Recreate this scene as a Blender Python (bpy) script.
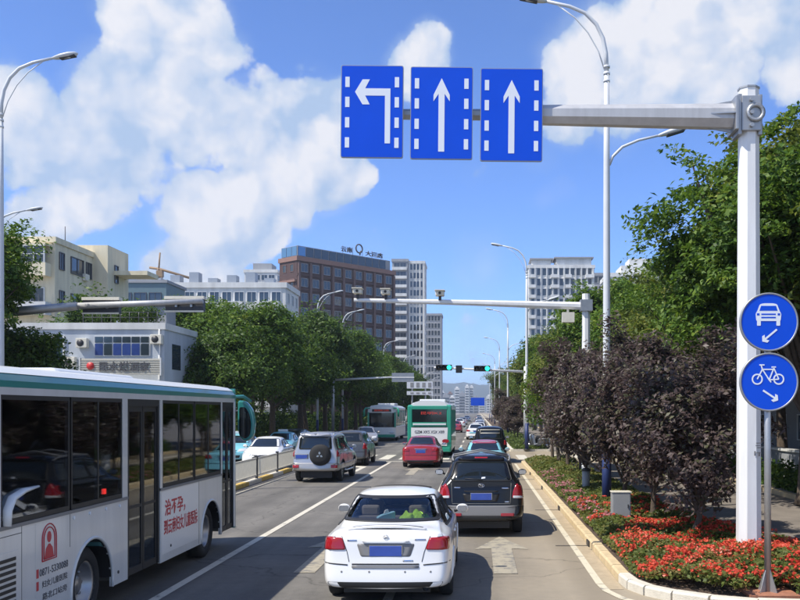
import bpy, bmesh, math, random
import numpy as np
from mathutils import Vector, Matrix, Quaternion
from mathutils.bvhtree import BVHTree
R = math.radians
sc = bpy.context.scene
for o in list(bpy.data.objects): bpy.data.objects.remove(o)
COL = sc.collection

# ------------------------------------------------------------------ camera, sky, sun, exposure
F, VX, VY, CH = 900.0, 478.0, 411.0, 2.7       # focal length (px of 800), vanishing point, eye height
cam = bpy.data.cameras.new('camera'); camo = bpy.data.objects.new('camera', cam); COL.objects.link(camo)
camo.location = (0, 0, CH); camo.rotation_euler = (R(90), 0, 0)
cam.sensor_width = 36; cam.lens = 36 * F / 800
cam.shift_x = -(VX - 400) / 800; cam.shift_y = (VY - 300) / 800
cam.clip_start = 0.1; cam.clip_end = 12000
sc.camera = camo
sc.render.resolution_x, sc.render.resolution_y = 1024, 768
sc.view_settings.view_transform = 'Standard'; sc.view_settings.look = 'None'
sc.view_settings.gamma = 1.0; sc.view_settings.use_curve_mapping = False
sc.view_settings.exposure = 0.30

SUN_EL, SUN_BACK = 55.0, 24.0
S = Vector((-math.cos(R(SUN_EL)) * math.cos(R(SUN_BACK)), -math.cos(R(SUN_EL)) * math.sin(R(SUN_BACK)), math.sin(R(SUN_EL))))
sun = bpy.data.lights.new('sun', 'SUN'); sun.energy = 5.0; sun.angle = R(0.53); sun.color = (1.0, 0.94, 0.83)
suno = bpy.data.objects.new('sun', sun); COL.objects.link(suno)
suno.rotation_euler = (-S).to_track_quat('-Z', 'Y').to_euler(); suno.location = (-30, -20, 60)

def G(px, py, z=0.0):
    Y = (CH - z) * F / (py - VY); return Vector(((px - VX) * Y / F, Y, z))
def P(px, py, Y):
    return Vector(((px - VX) * Y / F, Y, CH - (py - VY) * Y / F))

world = bpy.data.worlds.new('World'); sc.world = world; world.use_nodes = True
def build_world():
    nt = world.node_tree; nt.nodes.clear(); L = nt.links.new
    def N(t, **k):
        n = nt.nodes.new(t)
        for a, b in k.items(): setattr(n, a, b)
        return n
    def math_(op, a, b=None, c=None, clamp=False):
        n = N('ShaderNodeMath', operation=op, use_clamp=clamp)
        for i, v in enumerate((a, b, c)):
            if v is None: continue
            if isinstance(v, (int, float)): n.inputs[i].default_value = v
            else: L(v, n.inputs[i])
        return n.outputs[0]
    out = N('ShaderNodeOutputWorld'); bg = N('ShaderNodeBackground'); bg.inputs['Strength'].default_value = 0.14
    sky = N('ShaderNodeTexSky'); sky.sky_type = 'NISHITA'; sky.sun_disc = False
    sky.sun_elevation = R(SUN_EL); sky.sun_rotation = R(270 - SUN_BACK)
    sky.altitude = 3200; sky.air_density = 0.95; sky.dust_density = 0.6; sky.ozone_density = 3.0
    tc = N('ShaderNodeTexCoord'); nrm = N('ShaderNodeVectorMath', operation='NORMALIZE'); L(tc.outputs['Generated'], nrm.inputs[0])
    D = nrm.outputs[0]
    # domain warp so that cloud outlines billow
    w1 = N('ShaderNodeTexNoise'); w1.inputs['Scale'].default_value = 7; w1.inputs['Detail'].default_value = 7; w1.inputs['Roughness'].default_value = 0.6; L(D, w1.inputs['Vector'])
    ws = N('ShaderNodeVectorMath', operation='SUBTRACT'); L(w1.outputs['Color'], ws.inputs[0]); ws.inputs[1].default_value = (0.5, 0.5, 0.5)
    wm = N('ShaderNodeVectorMath', operation='SCALE'); L(ws.outputs[0], wm.inputs[0]); wm.inputs['Scale'].default_value = 0.07
    wa = N('ShaderNodeVectorMath', operation='ADD'); L(D, wa.inputs[0]); L(wm.outputs[0], wa.inputs[1])
    wn = N('ShaderNodeVectorMath', operation='NORMALIZE'); L(wa.outputs[0], wn.inputs[0]); WD = wn.outputs[0]
    blobs = [(150, 12, 34, 1), (185, 38, 40, 1), (205, 45, 26, .9), (160, 70, 40, .95), (130, 105, 45, .9), (175, 110, 50, .8), (95, 125, 30, .8), (220, 120, 36, .7), (250, 95, 22, .5), (245, 130, 34, .6),
             (15, 112, 34, 1), (40, 140, 34, .9), (70, 160, 36, .75), (115, 150, 40, .85), (100, 190, 30, .85), (150, 165, 36, .7), (260, 140, 38, .75), (300, 135, 38, .85), (325, 105, 28, .7), (310, 65, 18, .3),
             (195, 215, 34, .9), (240, 218, 36, .9), (262, 225, 26, .8), (205, 255, 38, .9), (175, 275, 32, .7), (285, 185, 36, .9), (325, 174, 30, .95), (352, 172, 18, .75), (255, 190, 28, .6), (45, 215, 30, .7), (10, 65, 20, .3),
             (430, 60, 24, .85), (410, 72, 24, .85), (445, 52, 16, .7), (585, 80, 34, .9), (610, 52, 40, 1), (650, 38, 46, 1), (700, 22, 44, 1), (740, 12, 36, 1), (640, 80, 50, .8), (700, 62, 46, .8), (570, 115, 28, .7), (770, 30, 24, .8), (790, 68, 26, .8),
             (540, 150, 20, .35), (480, 268, 26, .35), (545, 198, 14, .25), (500, 345, 40, .35), (345, 250, 30, .3), (470, 175, 16, .2), (335, 285, 30, .35), (560, 190, 14, .3)]
    rnd = random.Random(8)
    dirs = []
    for px, py, r, a in blobs:
        v = Vector(((px - VX) / F, 1, (VY - py) / F)); dirs.append((v.normalized(), r / F, a))
    for i in range(46):                      # the same kind of clouds all the way round
        az = rnd.uniform(R(40), R(320)); el = R(rnd.uniform(5, 50))
        c = Vector((math.sin(az) * math.cos(el), math.cos(az) * math.cos(el), math.sin(el)))
        dirs.append((c, rnd.uniform(.06, .16), rnd.uniform(.7, 1)))
    tot = None
    for d, r, a in dirs:
        dt = N('ShaderNodeVectorMath', operation='DOT_PRODUCT'); L(WD, dt.inputs[0]); dt.inputs[1].default_value = d
        mr = N('ShaderNodeMapRange'); mr.interpolation_type = 'SMOOTHSTEP'
        L(dt.outputs['Value'], mr.inputs['Value']); mr.inputs['From Min'].default_value = math.cos(r * 1.7); mr.inputs['From Max'].default_value = math.cos(r * 0.15)
        mr.inputs['To Max'].default_value = a
        tot = mr.outputs[0] if tot is None else math_('MAXIMUM', tot, mr.outputs[0])
    def puffs(vec):
        vo = N('ShaderNodeTexVoronoi', feature='F1'); vo.inputs['Scale'].default_value = 11; vo.inputs['Detail'].default_value = 3; vo.inputs['Roughness'].default_value = 0.55
        vo.normalize = True; L(vec, vo.inputs['Vector']); return math_('SUBTRACT', 0.62, math_('MULTIPLY', vo.outputs['Distance'], 1.55))
    p0 = puffs(WD)
    so = N('ShaderNodeVectorMath', operation='ADD'); L(WD, so.inputs[0]); so.inputs[1].default_value = (-.018, 0, .026); p1 = puffs(so.outputs[0])
    nz = N('ShaderNodeTexNoise'); nz.inputs['Scale'].default_value = 22; nz.inputs['Detail'].default_value = 8; nz.inputs['Roughness'].default_value = 0.55; L(D, nz.inputs['Vector'])
    nz2 = N('ShaderNodeTexNoise'); nz2.inputs['Scale'].default_value = 5; nz2.inputs['Detail'].default_value = 4; L(D, nz2.inputs['Vector'])
    dens = math_('ADD', math_('MULTIPLY', tot, 1.0), math_('ADD', math_('MULTIPLY', p0, 0.62), math_('MULTIPLY', math_('SUBTRACT', nz.outputs['Fac'], 0.5), 0.95)))
    mask = N('ShaderNodeMapRange'); mask.interpolation_type = 'SMOOTHSTEP'; L(dens, mask.inputs['Value'])
    mask.inputs['From Min'].default_value = 0.46; mask.inputs['From Max'].default_value = 0.70
    core = N('ShaderNodeMapRange'); core.interpolation_type = 'SMOOTHSTEP'; L(dens, core.inputs['Value'])
    core.inputs['From Min'].default_value = 0.45; core.inputs['From Max'].default_value = 1.30
    relief = math_('MULTIPLY', math_('SUBTRACT', p0, p1), 2.4)
    shade = math_('ADD', math_('MULTIPLY', core.outputs[0], math_('ADD', nz2.outputs['Fac'], 0.42)), relief, clamp=True)
    cm = N('ShaderNodeMix', data_type='RGBA'); L(shade, cm.inputs['Factor'])
    cm.inputs['A'].default_value = (2.7, 3.55, 4.9, 1); cm.inputs['B'].default_value = (5.4, 5.4, 5.6, 1)
    # keep clouds off the ground half
    sx = N('ShaderNodeSeparateXYZ'); L(D, sx.inputs[0])
    hz = N('ShaderNodeMapRange'); L(sx.outputs['Z'], hz.inputs['Value']); hz.inputs['From Min'].default_value = -0.01; hz.inputs['From Max'].default_value = 0.05
    veil = N('ShaderNodeMapRange'); veil.interpolation_type = 'SMOOTHSTEP'; L(math_('ADD', tot, math_('MULTIPLY', math_('SUBTRACT', nz2.outputs['Fac'], .5), .9)), veil.inputs['Value']); veil.inputs['From Min'].default_value = .05; veil.inputs['From Max'].default_value = .9; veil.inputs['To Max'].default_value = .42
    fac = math_('MULTIPLY', math_('MAXIMUM', math_('MULTIPLY', mask.outputs[0], 0.94), veil.outputs[0]), hz.outputs[0])
    tint = N('ShaderNodeMix', data_type='RGBA', blend_type='MULTIPLY'); tint.inputs['Factor'].default_value = 1
    L(sky.outputs[0], tint.inputs['A']); tint.inputs['B'].default_value = (.86, 1.10, 1.50, 1)
    mx = N('ShaderNodeMix', data_type='RGBA'); L(fac, mx.inputs['Factor']); L(tint.outputs['Result'], mx.inputs['A']); L(cm.outputs['Result'], mx.inputs['B'])
    L(mx.outputs['Result'], bg.inputs['Color']); L(bg.outputs[0], out.inputs['Surface'])
build_world()
world.cycles.sampling_method = 'MANUAL'; world.cycles.sample_map_resolution = 512

# ------------------------------------------------------------------ materials
MATS = {}
def mat(name, col, rough=0.6, metal=0.0, spec=0.5, coat=0.0, var=0.0, vscale=3.0, bump=0.0, bscale=40.0, emit=None, estr=0.0, dirt=0.0):
    if name in MATS: return MATS[name]
    m = bpy.data.materials.new(name); m.use_nodes = True; nt = m.node_tree; L = nt.links.new
    b = nt.nodes['Principled BSDF']
    b.inputs['Base Color'].default_value = (*col, 1); b.inputs['Roughness'].default_value = rough
    b.inputs['Metallic'].default_value = metal; b.inputs['Specular IOR Level'].default_value = spec
    b.inputs['Coat Weight'].default_value = coat; b.inputs['Coat Roughness'].default_value = 0.06
    if emit: b.inputs['Emission Color'].default_value = (*emit, 1); b.inputs['Emission Strength'].default_value = estr
    if var or bump or dirt:
        tc = nt.nodes.new('ShaderNodeTexCoord')
    if var or dirt:
        n = nt.nodes.new('ShaderNodeTexNoise'); n.inputs['Scale'].default_value = vscale; n.inputs['Detail'].default_value = 8; n.inputs['Roughness'].default_value = 0.65
        if name.startswith(('wall_', 'pole_', 'arm_', 'bus_')):      # rain streaks run downwards
            mpp = nt.nodes.new('ShaderNodeMapping'); mpp.inputs['Scale'].default_value = (2.2, 2.2, .28); L(tc.outputs['Object'], mpp.inputs[0]); L(mpp.outputs[0], n.inputs['Vector'])
        else: L(tc.outputs['Object'], n.inputs['Vector'])
        r = nt.nodes.new('ShaderNodeMapRange'); L(n.outputs['Fac'], r.inputs['Value'])
        r.inputs['From Min'].default_value = 0.25; r.inputs['From Max'].default_value = 0.75
        r.inputs['To Min'].default_value = 1 - var; r.inputs['To Max'].default_value = 1 + var
        mx = nt.nodes.new('ShaderNodeVectorMath'); mx.operation = 'SCALE'; mx.inputs[0].default_value = col
        L(r.outputs[0], mx.inputs['Scale']); L(mx.outputs[0], b.inputs['Base Color'])
    if bump:
        n2 = nt.nodes.new('ShaderNodeTexNoise'); n2.inputs['Scale'].default_value = bscale; n2.inputs['Detail'].default_value = 5
        L(tc.outputs['Object'], n2.inputs['Vector'])
        bp = nt.nodes.new('ShaderNodeBump'); bp.inputs['Strength'].default_value = bump; bp.inputs['Distance'].default_value = 0.02
        L(n2.outputs['Fac'], bp.inputs['Height']); L(bp.outputs[0], b.inputs['Normal'])
    MATS[name] = m; return m

def leaf_mat(name, cols, rough=0.55, trans=0.35):
    m = bpy.data.materials.new(name); m.use_nodes = True; nt = m.node_tree; L = nt.links.new
    b = nt.nodes['Principled BSDF']; out = nt.nodes['Material Output']
    g = nt.nodes.new('ShaderNodeNewGeometry'); cr = nt.nodes.new('ShaderNodeValToRGB')
    cr.color_ramp.interpolation = 'LINEAR'
    els = cr.color_ramp.elements
    while len(els) < len(cols): els.new(0.5)
    for i, (p, c) in enumerate(cols): els[i].position = p; els[i].color = (*c, 1)
    tc = nt.nodes.new('ShaderNodeTexCoord'); nz = nt.nodes.new('ShaderNodeTexNoise'); nz.inputs['Scale'].default_value = 0.9; nz.inputs['Detail'].default_value = 3
    L(tc.outputs['Object'], nz.inputs['Vector'])
    a = nt.nodes.new('ShaderNodeMath'); a.operation = 'MULTIPLY_ADD'; L(g.outputs['Random Per Island'], a.inputs[0]); a.inputs[1].default_value = 0.65
    s = nt.nodes.new('ShaderNodeMath'); s.operation = 'MULTIPLY_ADD'; L(nz.outputs['Fac'], s.inputs[0]); s.inputs[1].default_value = 1.1; s.inputs[2].default_value = -0.38
    L(s.outputs[0], a.inputs[2]); L(a.outputs[0], cr.inputs[0])
    L(cr.outputs[0], b.inputs['Base Color']); b.inputs['Roughness'].default_value = rough; b.inputs['Specular IOR Level'].default_value = 0.35
    t = nt.nodes.new('ShaderNodeBsdfTranslucent'); hs = nt.nodes.new('ShaderNodeHueSaturation'); hs.inputs['Value'].default_value = 1.3; hs.inputs['Hue'].default_value = 0.49
    L(cr.outputs[0], hs.inputs['Color']); L(hs.outputs[0], t.inputs['Color'])
    mx = nt.nodes.new('ShaderNodeMixShader'); mx.inputs[0].default_value = trans
    L(b.outputs[0], mx.inputs[1]); L(t.outputs[0], mx.inputs[2]); L(mx.outputs[0], out.inputs['Surface'])
    MATS[name] = m; return m

def glass_mat(name, tint=(0.03, 0.04, 0.045), see=0.35):
    """window glass: mirror-like film over a tinted see-through pane"""
    m = bpy.data.materials.new(name); m.use_nodes = True; nt = m.node_tree; L = nt.links.new
    nt.nodes.remove(nt.nodes['Principled BSDF']); out = nt.nodes['Material Output']
    tr = nt.nodes.new('ShaderNodeBsdfTransparent'); tr.inputs[0].default_value = (see, see, see * 1.02, 1)
    gl = nt.nodes.new('ShaderNodeBsdfGlossy'); gl.inputs['Roughness'].default_value = 0.03; gl.inputs[0].default_value = (.9, .95, 1, 1)
    fr = nt.nodes.new('ShaderNodeFresnel'); fr.inputs['IOR'].default_value = 1.55
    mx = nt.nodes.new('ShaderNodeMixShader'); L(fr.outputs[0], mx.inputs[0]); L(tr.outputs[0], mx.inputs[1]); L(gl.outputs[0], mx.inputs[2])
    L(mx.outputs[0], out.inputs['Surface']); MATS[name] = m; return m

mat('paint_white', (.80, .80, .79), .28, coat=.7); mat('paint_black', (.006, .0065, .008), .25, spec=.3, coat=.35); mat('paint_red', (.33, .018, .022), .25, metal=.1, coat=.8)
mat('paint_silver', (.48, .48, .49), .30, metal=.55, coat=.6); mat('paint_grey', (.10, .105, .11), .35, metal=.4, coat=.4); mat('paint_cyan', (.22, .56, .66), .3, coat=.6)
mat('paint_darkred', (.35, .04, .06), .3, coat=.6); mat('paint_champagne', (.46, .44, .41), .3, metal=.5, coat=.6); mat('paint_darkblue', (.03, .05, .08), .3, coat=.6)
mat('dark_glass', (.012, .016, .018), .05, spec=.75); glass_mat('clear_glass', see=.60); glass_mat('bus_glass', see=.66)
mat('rubber', (.022, .022, .023), .85, var=.25, vscale=9); mat('chrome', (.62, .62, .63), .18, metal=1); mat('rim', (.36, .36, .37), .38, metal=.9)
mat('black_trim', (.018, .018, .019), .5); mat('grey_trim', (.20, .20, .205), .45); mat('lamp_red', (.33, .010, .014), .16, coat=.5); mat('lamp_amber', (.6, .2, .02), .2, coat=.6)
mat('lamp_clear', (.62, .64, .66), .1, coat=.9); mat('plate_blue', (.05, .10, .42), .4, var=.15, vscale=5); mat('interior', (.16, .165, .16), .8); mat('seat_grey', (.17, .165, .155), .85)
mat('headrest', (.24, .23, .21), .85); mat('cloth_green', (.34, .62, .07), .8, var=.25, vscale=18, bump=.6, bscale=30); mat('box_blue', (.32, .62, .80), .5)
mat('asphalt_fallback', (.06, .06, .06), .9)
mat('sign_blue', (.003, .075, .64), .45, spec=.2, var=.05, vscale=2); mat('sign_white', (.74, .78, .84), .45); mat('sign_back', (.33, .34, .35), .5, metal=.6)
mat('pole_white', (.76, .765, .765), .45, var=.10, vscale=2.2); mat('arm_grey', (.50, .50, .505), .45, metal=.2, var=.14, vscale=2.5); mat('galv', (.40, .41, .42), .45, metal=.7, var=.12, vscale=4); mat('lamp_pole', (.62, .64, .66), .4, var=.06, vscale=2)
mat('pole_blue', (.018, .035, .13), .5, var=.2, vscale=5); mat('dark_metal', (.05, .05, .055), .5, metal=.3); mat('rust_pad', (.33, .14, .08), .85, var=.3, vscale=12)
mat('kerb', (.56, .44, .26), .85, var=.20, vscale=5, bump=.4, bscale=60); mat('kerb_white', (.60, .56, .47), .85, var=.18, vscale=6, bump=.4, bscale=60)
mat('gutter', (.40, .32, .21), .88, var=.22, vscale=3, bump=.4, bscale=80); mat('soil', (.09, .062, .045), .95, var=.35, vscale=6, bump=.8, bscale=30)
mat('yellow_kerb', (.55, .38, .10), .8, var=.25, vscale=4); mat('fence_white', (.72, .68, .57), .5, var=.1, vscale=6); mat('bark', (.10, .075, .055), .92, var=.35, vscale=9, bump=.9, bscale=25)
mat('bark_white', (.55, .53, .49), .9, var=.15, vscale=9); mat('box_grey', (.30, .31, .315), .5, var=.08, vscale=5)
mat('bus_teal', (.035, .235, .22), .28, coat=.6, var=.06); mat('bus_green', (.02, .30, .19), .32, coat=.5); mat('bus_silver', (.66, .67, .67), .32, metal=.15, coat=.35, var=.10, vscale=1.6); mat('bus_white', (.80, .80, .79), .35, coat=.4)
mat('bus_roof', (.70, .72, .73), .35, coat=.3); mat('print_red', (.52, .05, .06), .5); mat('print_dark', (.10, .10, .11), .6); mat('seat_teal', (.05, .16, .17), .7); mat('rail_yellow', (.6, .42, .03), .4)
mat('glint_red', (.5, .01, .01), .3, emit=(1, .05, .04), estr=.9); mat('green_glow', (.0, .4, .3), .3, emit=(.03, 1, .62), estr=2.2); mat('led_red', (.3, .02, .02), .5, emit=(1, .1, .05), estr=.25)
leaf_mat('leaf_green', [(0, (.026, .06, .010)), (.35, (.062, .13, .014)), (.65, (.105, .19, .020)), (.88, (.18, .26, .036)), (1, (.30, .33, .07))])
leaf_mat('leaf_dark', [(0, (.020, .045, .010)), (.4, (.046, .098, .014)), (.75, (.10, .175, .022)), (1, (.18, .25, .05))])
leaf_mat('leaf_olive', [(0, (.03, .055, .010)), (.35, (.075, .115, .016)), (.7, (.145, .185, .026)), (1, (.28, .26, .06))])
leaf_mat('leaf_purple', [(0, (.044, .030, .030)), (.35, (.092, .064, .060)), (.62, (.135, .102, .092)), (.8, (.10, .108, .048)), (1, (.24, .21, .18))], rough=.45, trans=.33)
leaf_mat('leaf_bed', [(0, (.05, .07, .018)), (.4, (.11, .15, .03)), (.75, (.19, .19, .05)), (1, (.30, .17, .07))])
leaf_mat('leaf_grass', [(0, (.04, .07, .015)), (.5, (.09, .14, .025)), (1, (.15, .18, .04))])
leaf_mat('petal_red', [(0, (.40, .03, .02)), (.5, (.62, .07, .03)), (.8, (.70, .13, .07)), (1, (.72, .30, .22))], trans=.25)
leaf_mat('petal_pink', [(0, (.40, .10, .13)), (.5, (.55, .22, .25)), (1, (.6, .38, .38))], trans=.25)
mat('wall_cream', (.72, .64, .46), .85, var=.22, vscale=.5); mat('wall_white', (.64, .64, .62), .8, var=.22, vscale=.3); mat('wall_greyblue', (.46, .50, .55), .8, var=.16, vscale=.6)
mat('wall_brown', (.075, .040, .036), .7, var=.14, vscale=.15); mat('wall_brown_light', (.26, .15, .12), .75, var=.12, vscale=.2); mat('wall_grey', (.30, .31, .33), .8, var=.2, vscale=.2); mat('wall_teal', (.12, .19, .22), .6)
mat('win_glass', (.035, .05, .065), .08, spec=.8); mat('win_blue', (.03, .06, .22), .3, var=.25, vscale=2); mat('glass_sky', (.10, .24, .42), .06, spec=.9, metal=.3)
mat('frame_white', (.72, .72, .70), .5); mat('pier_tan', (.15, .095, .085), .75); mat('rail_dark', (.09, .09, .10), .5); mat('red_sign', (.55, .03, .03), .5); mat('sign_cream', (.55, .53, .46), .6)
mat('crane', (.32, .20, .10), .6); mat('hill', (.035, .06, .05), .95, var=.3, vscale=.004)

def ground_mats():
    # asphalt: aggregate speckle, patches, worn wheel tracks (along Y) and oil streaks
    m = bpy.data.materials.new('asphalt'); m.use_nodes = True; nt = m.node_tree; L = nt.links.new; b = nt.nodes['Principled BSDF']
    tc = nt.nodes.new('ShaderNodeTexCoord')
    def noise(scale, detail, vec=None, rough=.6):
        n = nt.nodes.new('ShaderNodeTexNoise'); n.inputs['Scale'].default_value = scale; n.inputs['Detail'].default_value = detail; n.inputs['Roughness'].default_value = rough
        L(vec or tc.outputs['Object'], n.inputs['Vector']); return n.outputs['Fac']
    mp = nt.nodes.new('ShaderNodeMapping'); mp.inputs['Scale'].default_value = (1, .06, 1); L(tc.outputs['Object'], mp.inputs[0])
    streak = noise(1.6, 5, mp.outputs[0]); patch = noise(.35, 6); speck = noise(55, 3); mid = noise(6, 6)
    def mul(a, k, c):
        n = nt.nodes.new('ShaderNodeMath'); n.operation = 'MULTIPLY_ADD'; L(a, n.inputs[0]); n.inputs[1].default_value = k
        if isinstance(c, float): n.inputs[2].default_value = c
        else: L(c, n.inputs[2])
        return n.outputs[0]
    v = mul(streak, .55, mul(patch, .6, mul(speck, .55, mul(mid, .3, -1.0))))
    cr = nt.nodes.new('ShaderNodeValToRGB'); L(v, cr.inputs[0]); e = cr.color_ramp.elements
    e[0].position = -.0; e[0].color = (.095, .09, .083, 1); e[1].position = .45; e[1].color = (.195, .183, .163, 1)
    mr = nt.nodes.new('ShaderNodeMath'); mr.operation = 'ADD'; L(v, mr.inputs[0]); mr.inputs[1].default_value = .22; L(mr.outputs[0], cr.inputs[0])
    # pale dust lying on the kerb-side lane
    sxyz = nt.nodes.new('ShaderNodeSeparateXYZ'); L(tc.outputs['Object'], sxyz.inputs[0])
    dr = nt.nodes.new('ShaderNodeMapRange'); dr.interpolation_type = 'SMOOTHSTEP'; L(mul(patch, 2.2, mul(mid, .8, mul(sxyz.outputs['X'], 1.0, -1.5))), dr.inputs['Value']); dr.inputs['From Min'].default_value = -1.6; dr.inputs['From Max'].default_value = 2.2; dr.inputs['To Max'].default_value = .8
    dm = nt.nodes.new('ShaderNodeMix'); dm.data_type = 'RGBA'; L(dr.outputs[0], dm.inputs['Factor']); L(cr.outputs[0], dm.inputs['A']); dm.inputs['B'].default_value = (.33, .275, .195, 1)
    wl = nt.nodes.new('ShaderNodeMath'); wl.operation = 'SINE'; L(mul(patch, .5, mul(sxyz.outputs['X'], 2 * math.pi / 1.65, .9)), wl.inputs[0])
    tk = nt.nodes.new('ShaderNodeMapRange'); L(wl.outputs[0], tk.inputs['Value']); tk.inputs['From Min'].default_value = .1; tk.inputs['From Max'].default_value = 1; tk.inputs['To Min'].default_value = 1.04; tk.inputs['To Max'].default_value = .84
    bk = nt.nodes.new('ShaderNodeTexBrick'); bk.inputs['Scale'].default_value = .16; bk.inputs['Mortar Size'].default_value = 0; bk.inputs['Color1'].default_value = (1.06, 1.06, 1.06, 1); bk.inputs['Color2'].default_value = (.86, .86, .87, 1); bk.inputs['Bias'].default_value = -.55; L(tc.outputs['Object'], bk.inputs['Vector'])
    tkm = nt.nodes.new('ShaderNodeVectorMath'); tkm.operation = 'SCALE'; L(bk.outputs['Color'], tkm.inputs[0]); L(tk.outputs[0], tkm.inputs['Scale'])
    dm2 = nt.nodes.new('ShaderNodeVectorMath'); dm2.operation = 'MULTIPLY'; L(dm.outputs['Result'], dm2.inputs[0]); L(tkm.outputs[0], dm2.inputs[1])
    # cracks
    vo = nt.nodes.new('ShaderNodeTexVoronoi'); vo.feature = 'DISTANCE_TO_EDGE'; vo.inputs['Scale'].default_value = .22
    wv = nt.nodes.new('ShaderNodeVectorMath'); wv.operation = 'MULTIPLY_ADD'
    n3 = nt.nodes.new('ShaderNodeTexNoise'); n3.inputs['Scale'].default_value = 1.2; n3.inputs['Detail'].default_value = 6; L(tc.outputs['Object'], n3.inputs['Vector'])
    L(n3.outputs['Color'], wv.inputs[0]); wv.inputs[1].default_value = (1.4, 1.4, 0); L(tc.outputs['Object'], wv.inputs[2]); L(wv.outputs[0], vo.inputs['Vector'])
    ck = nt.nodes.new('ShaderNodeMapRange'); L(vo.outputs['Distance'], ck.inputs['Value']); ck.inputs['From Max'].default_value = .006; ck.inputs['To Min'].default_value = .62
    mx = nt.nodes.new('ShaderNodeVectorMath'); mx.operation = 'SCALE'; L(dm2.outputs[0], mx.inputs[0]); L(ck.outputs[0], mx.inputs['Scale'])
    L(mx.outputs[0], b.inputs['Base Color']); b.inputs['Roughness'].default_value = .85; b.inputs['Specular IOR Level'].default_value = .3
    bp = nt.nodes.new('ShaderNodeBump'); bp.inputs['Strength'].default_value = .35; bp.inputs['Distance'].default_value = .01; L(speck, bp.inputs['Height']); L(bp.outputs[0], b.inputs['Normal'])
    MATS['asphalt'] = m
    # worn road paint: breaks up and shows asphalt
    for nm, c, wear in (('line_paint', (.58, .54, .45), .40), ('worn_paint', (.36, .32, .24), .46), ('yellow_line', (.60, .54, .40), .40)):
        m = bpy.data.materials.new(nm); m.use_nodes = True; nt = m.node_tree; L = nt.links.new; b = nt.nodes['Principled BSDF']; out = nt.nodes['Material Output']
        tc = nt.nodes.new('ShaderNodeTexCoord'); n = nt.nodes.new('ShaderNodeTexNoise'); n.inputs['Scale'].default_value = 4; n.inputs['Detail'].default_value = 10; n.inputs['Roughness'].default_value = .75
        L(tc.outputs['Object'], n.inputs['Vector'])
        r = nt.nodes.new('ShaderNodeMapRange'); L(n.outputs['Fac'], r.inputs['Value']); r.inputs['From Min'].default_value = wear - .06; r.inputs['From Max'].default_value = wear + .06
        cm = nt.nodes.new('ShaderNodeMix'); cm.data_type = 'RGBA'; L(r.outputs[0], cm.inputs['Factor']); cm.inputs['A'].default_value = (.19, .178, .158, 1); cm.inputs['B'].default_value = (*c, 1)
        L(cm.outputs['Result'], b.inputs['Base Color']); b.inputs['Roughness'].default_value = .8; MATS[nm] = m
    mat('paving', (.19, .165, .14), .88, var=.22, vscale=1.3, bump=.4, bscale=40); mat('pavement_side', (.24, .22, .20), .88, var=.2, vscale=.6); mat('ground', (.14, .13, .115), .95, var=.25, vscale=.03)
ground_mats()

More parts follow.
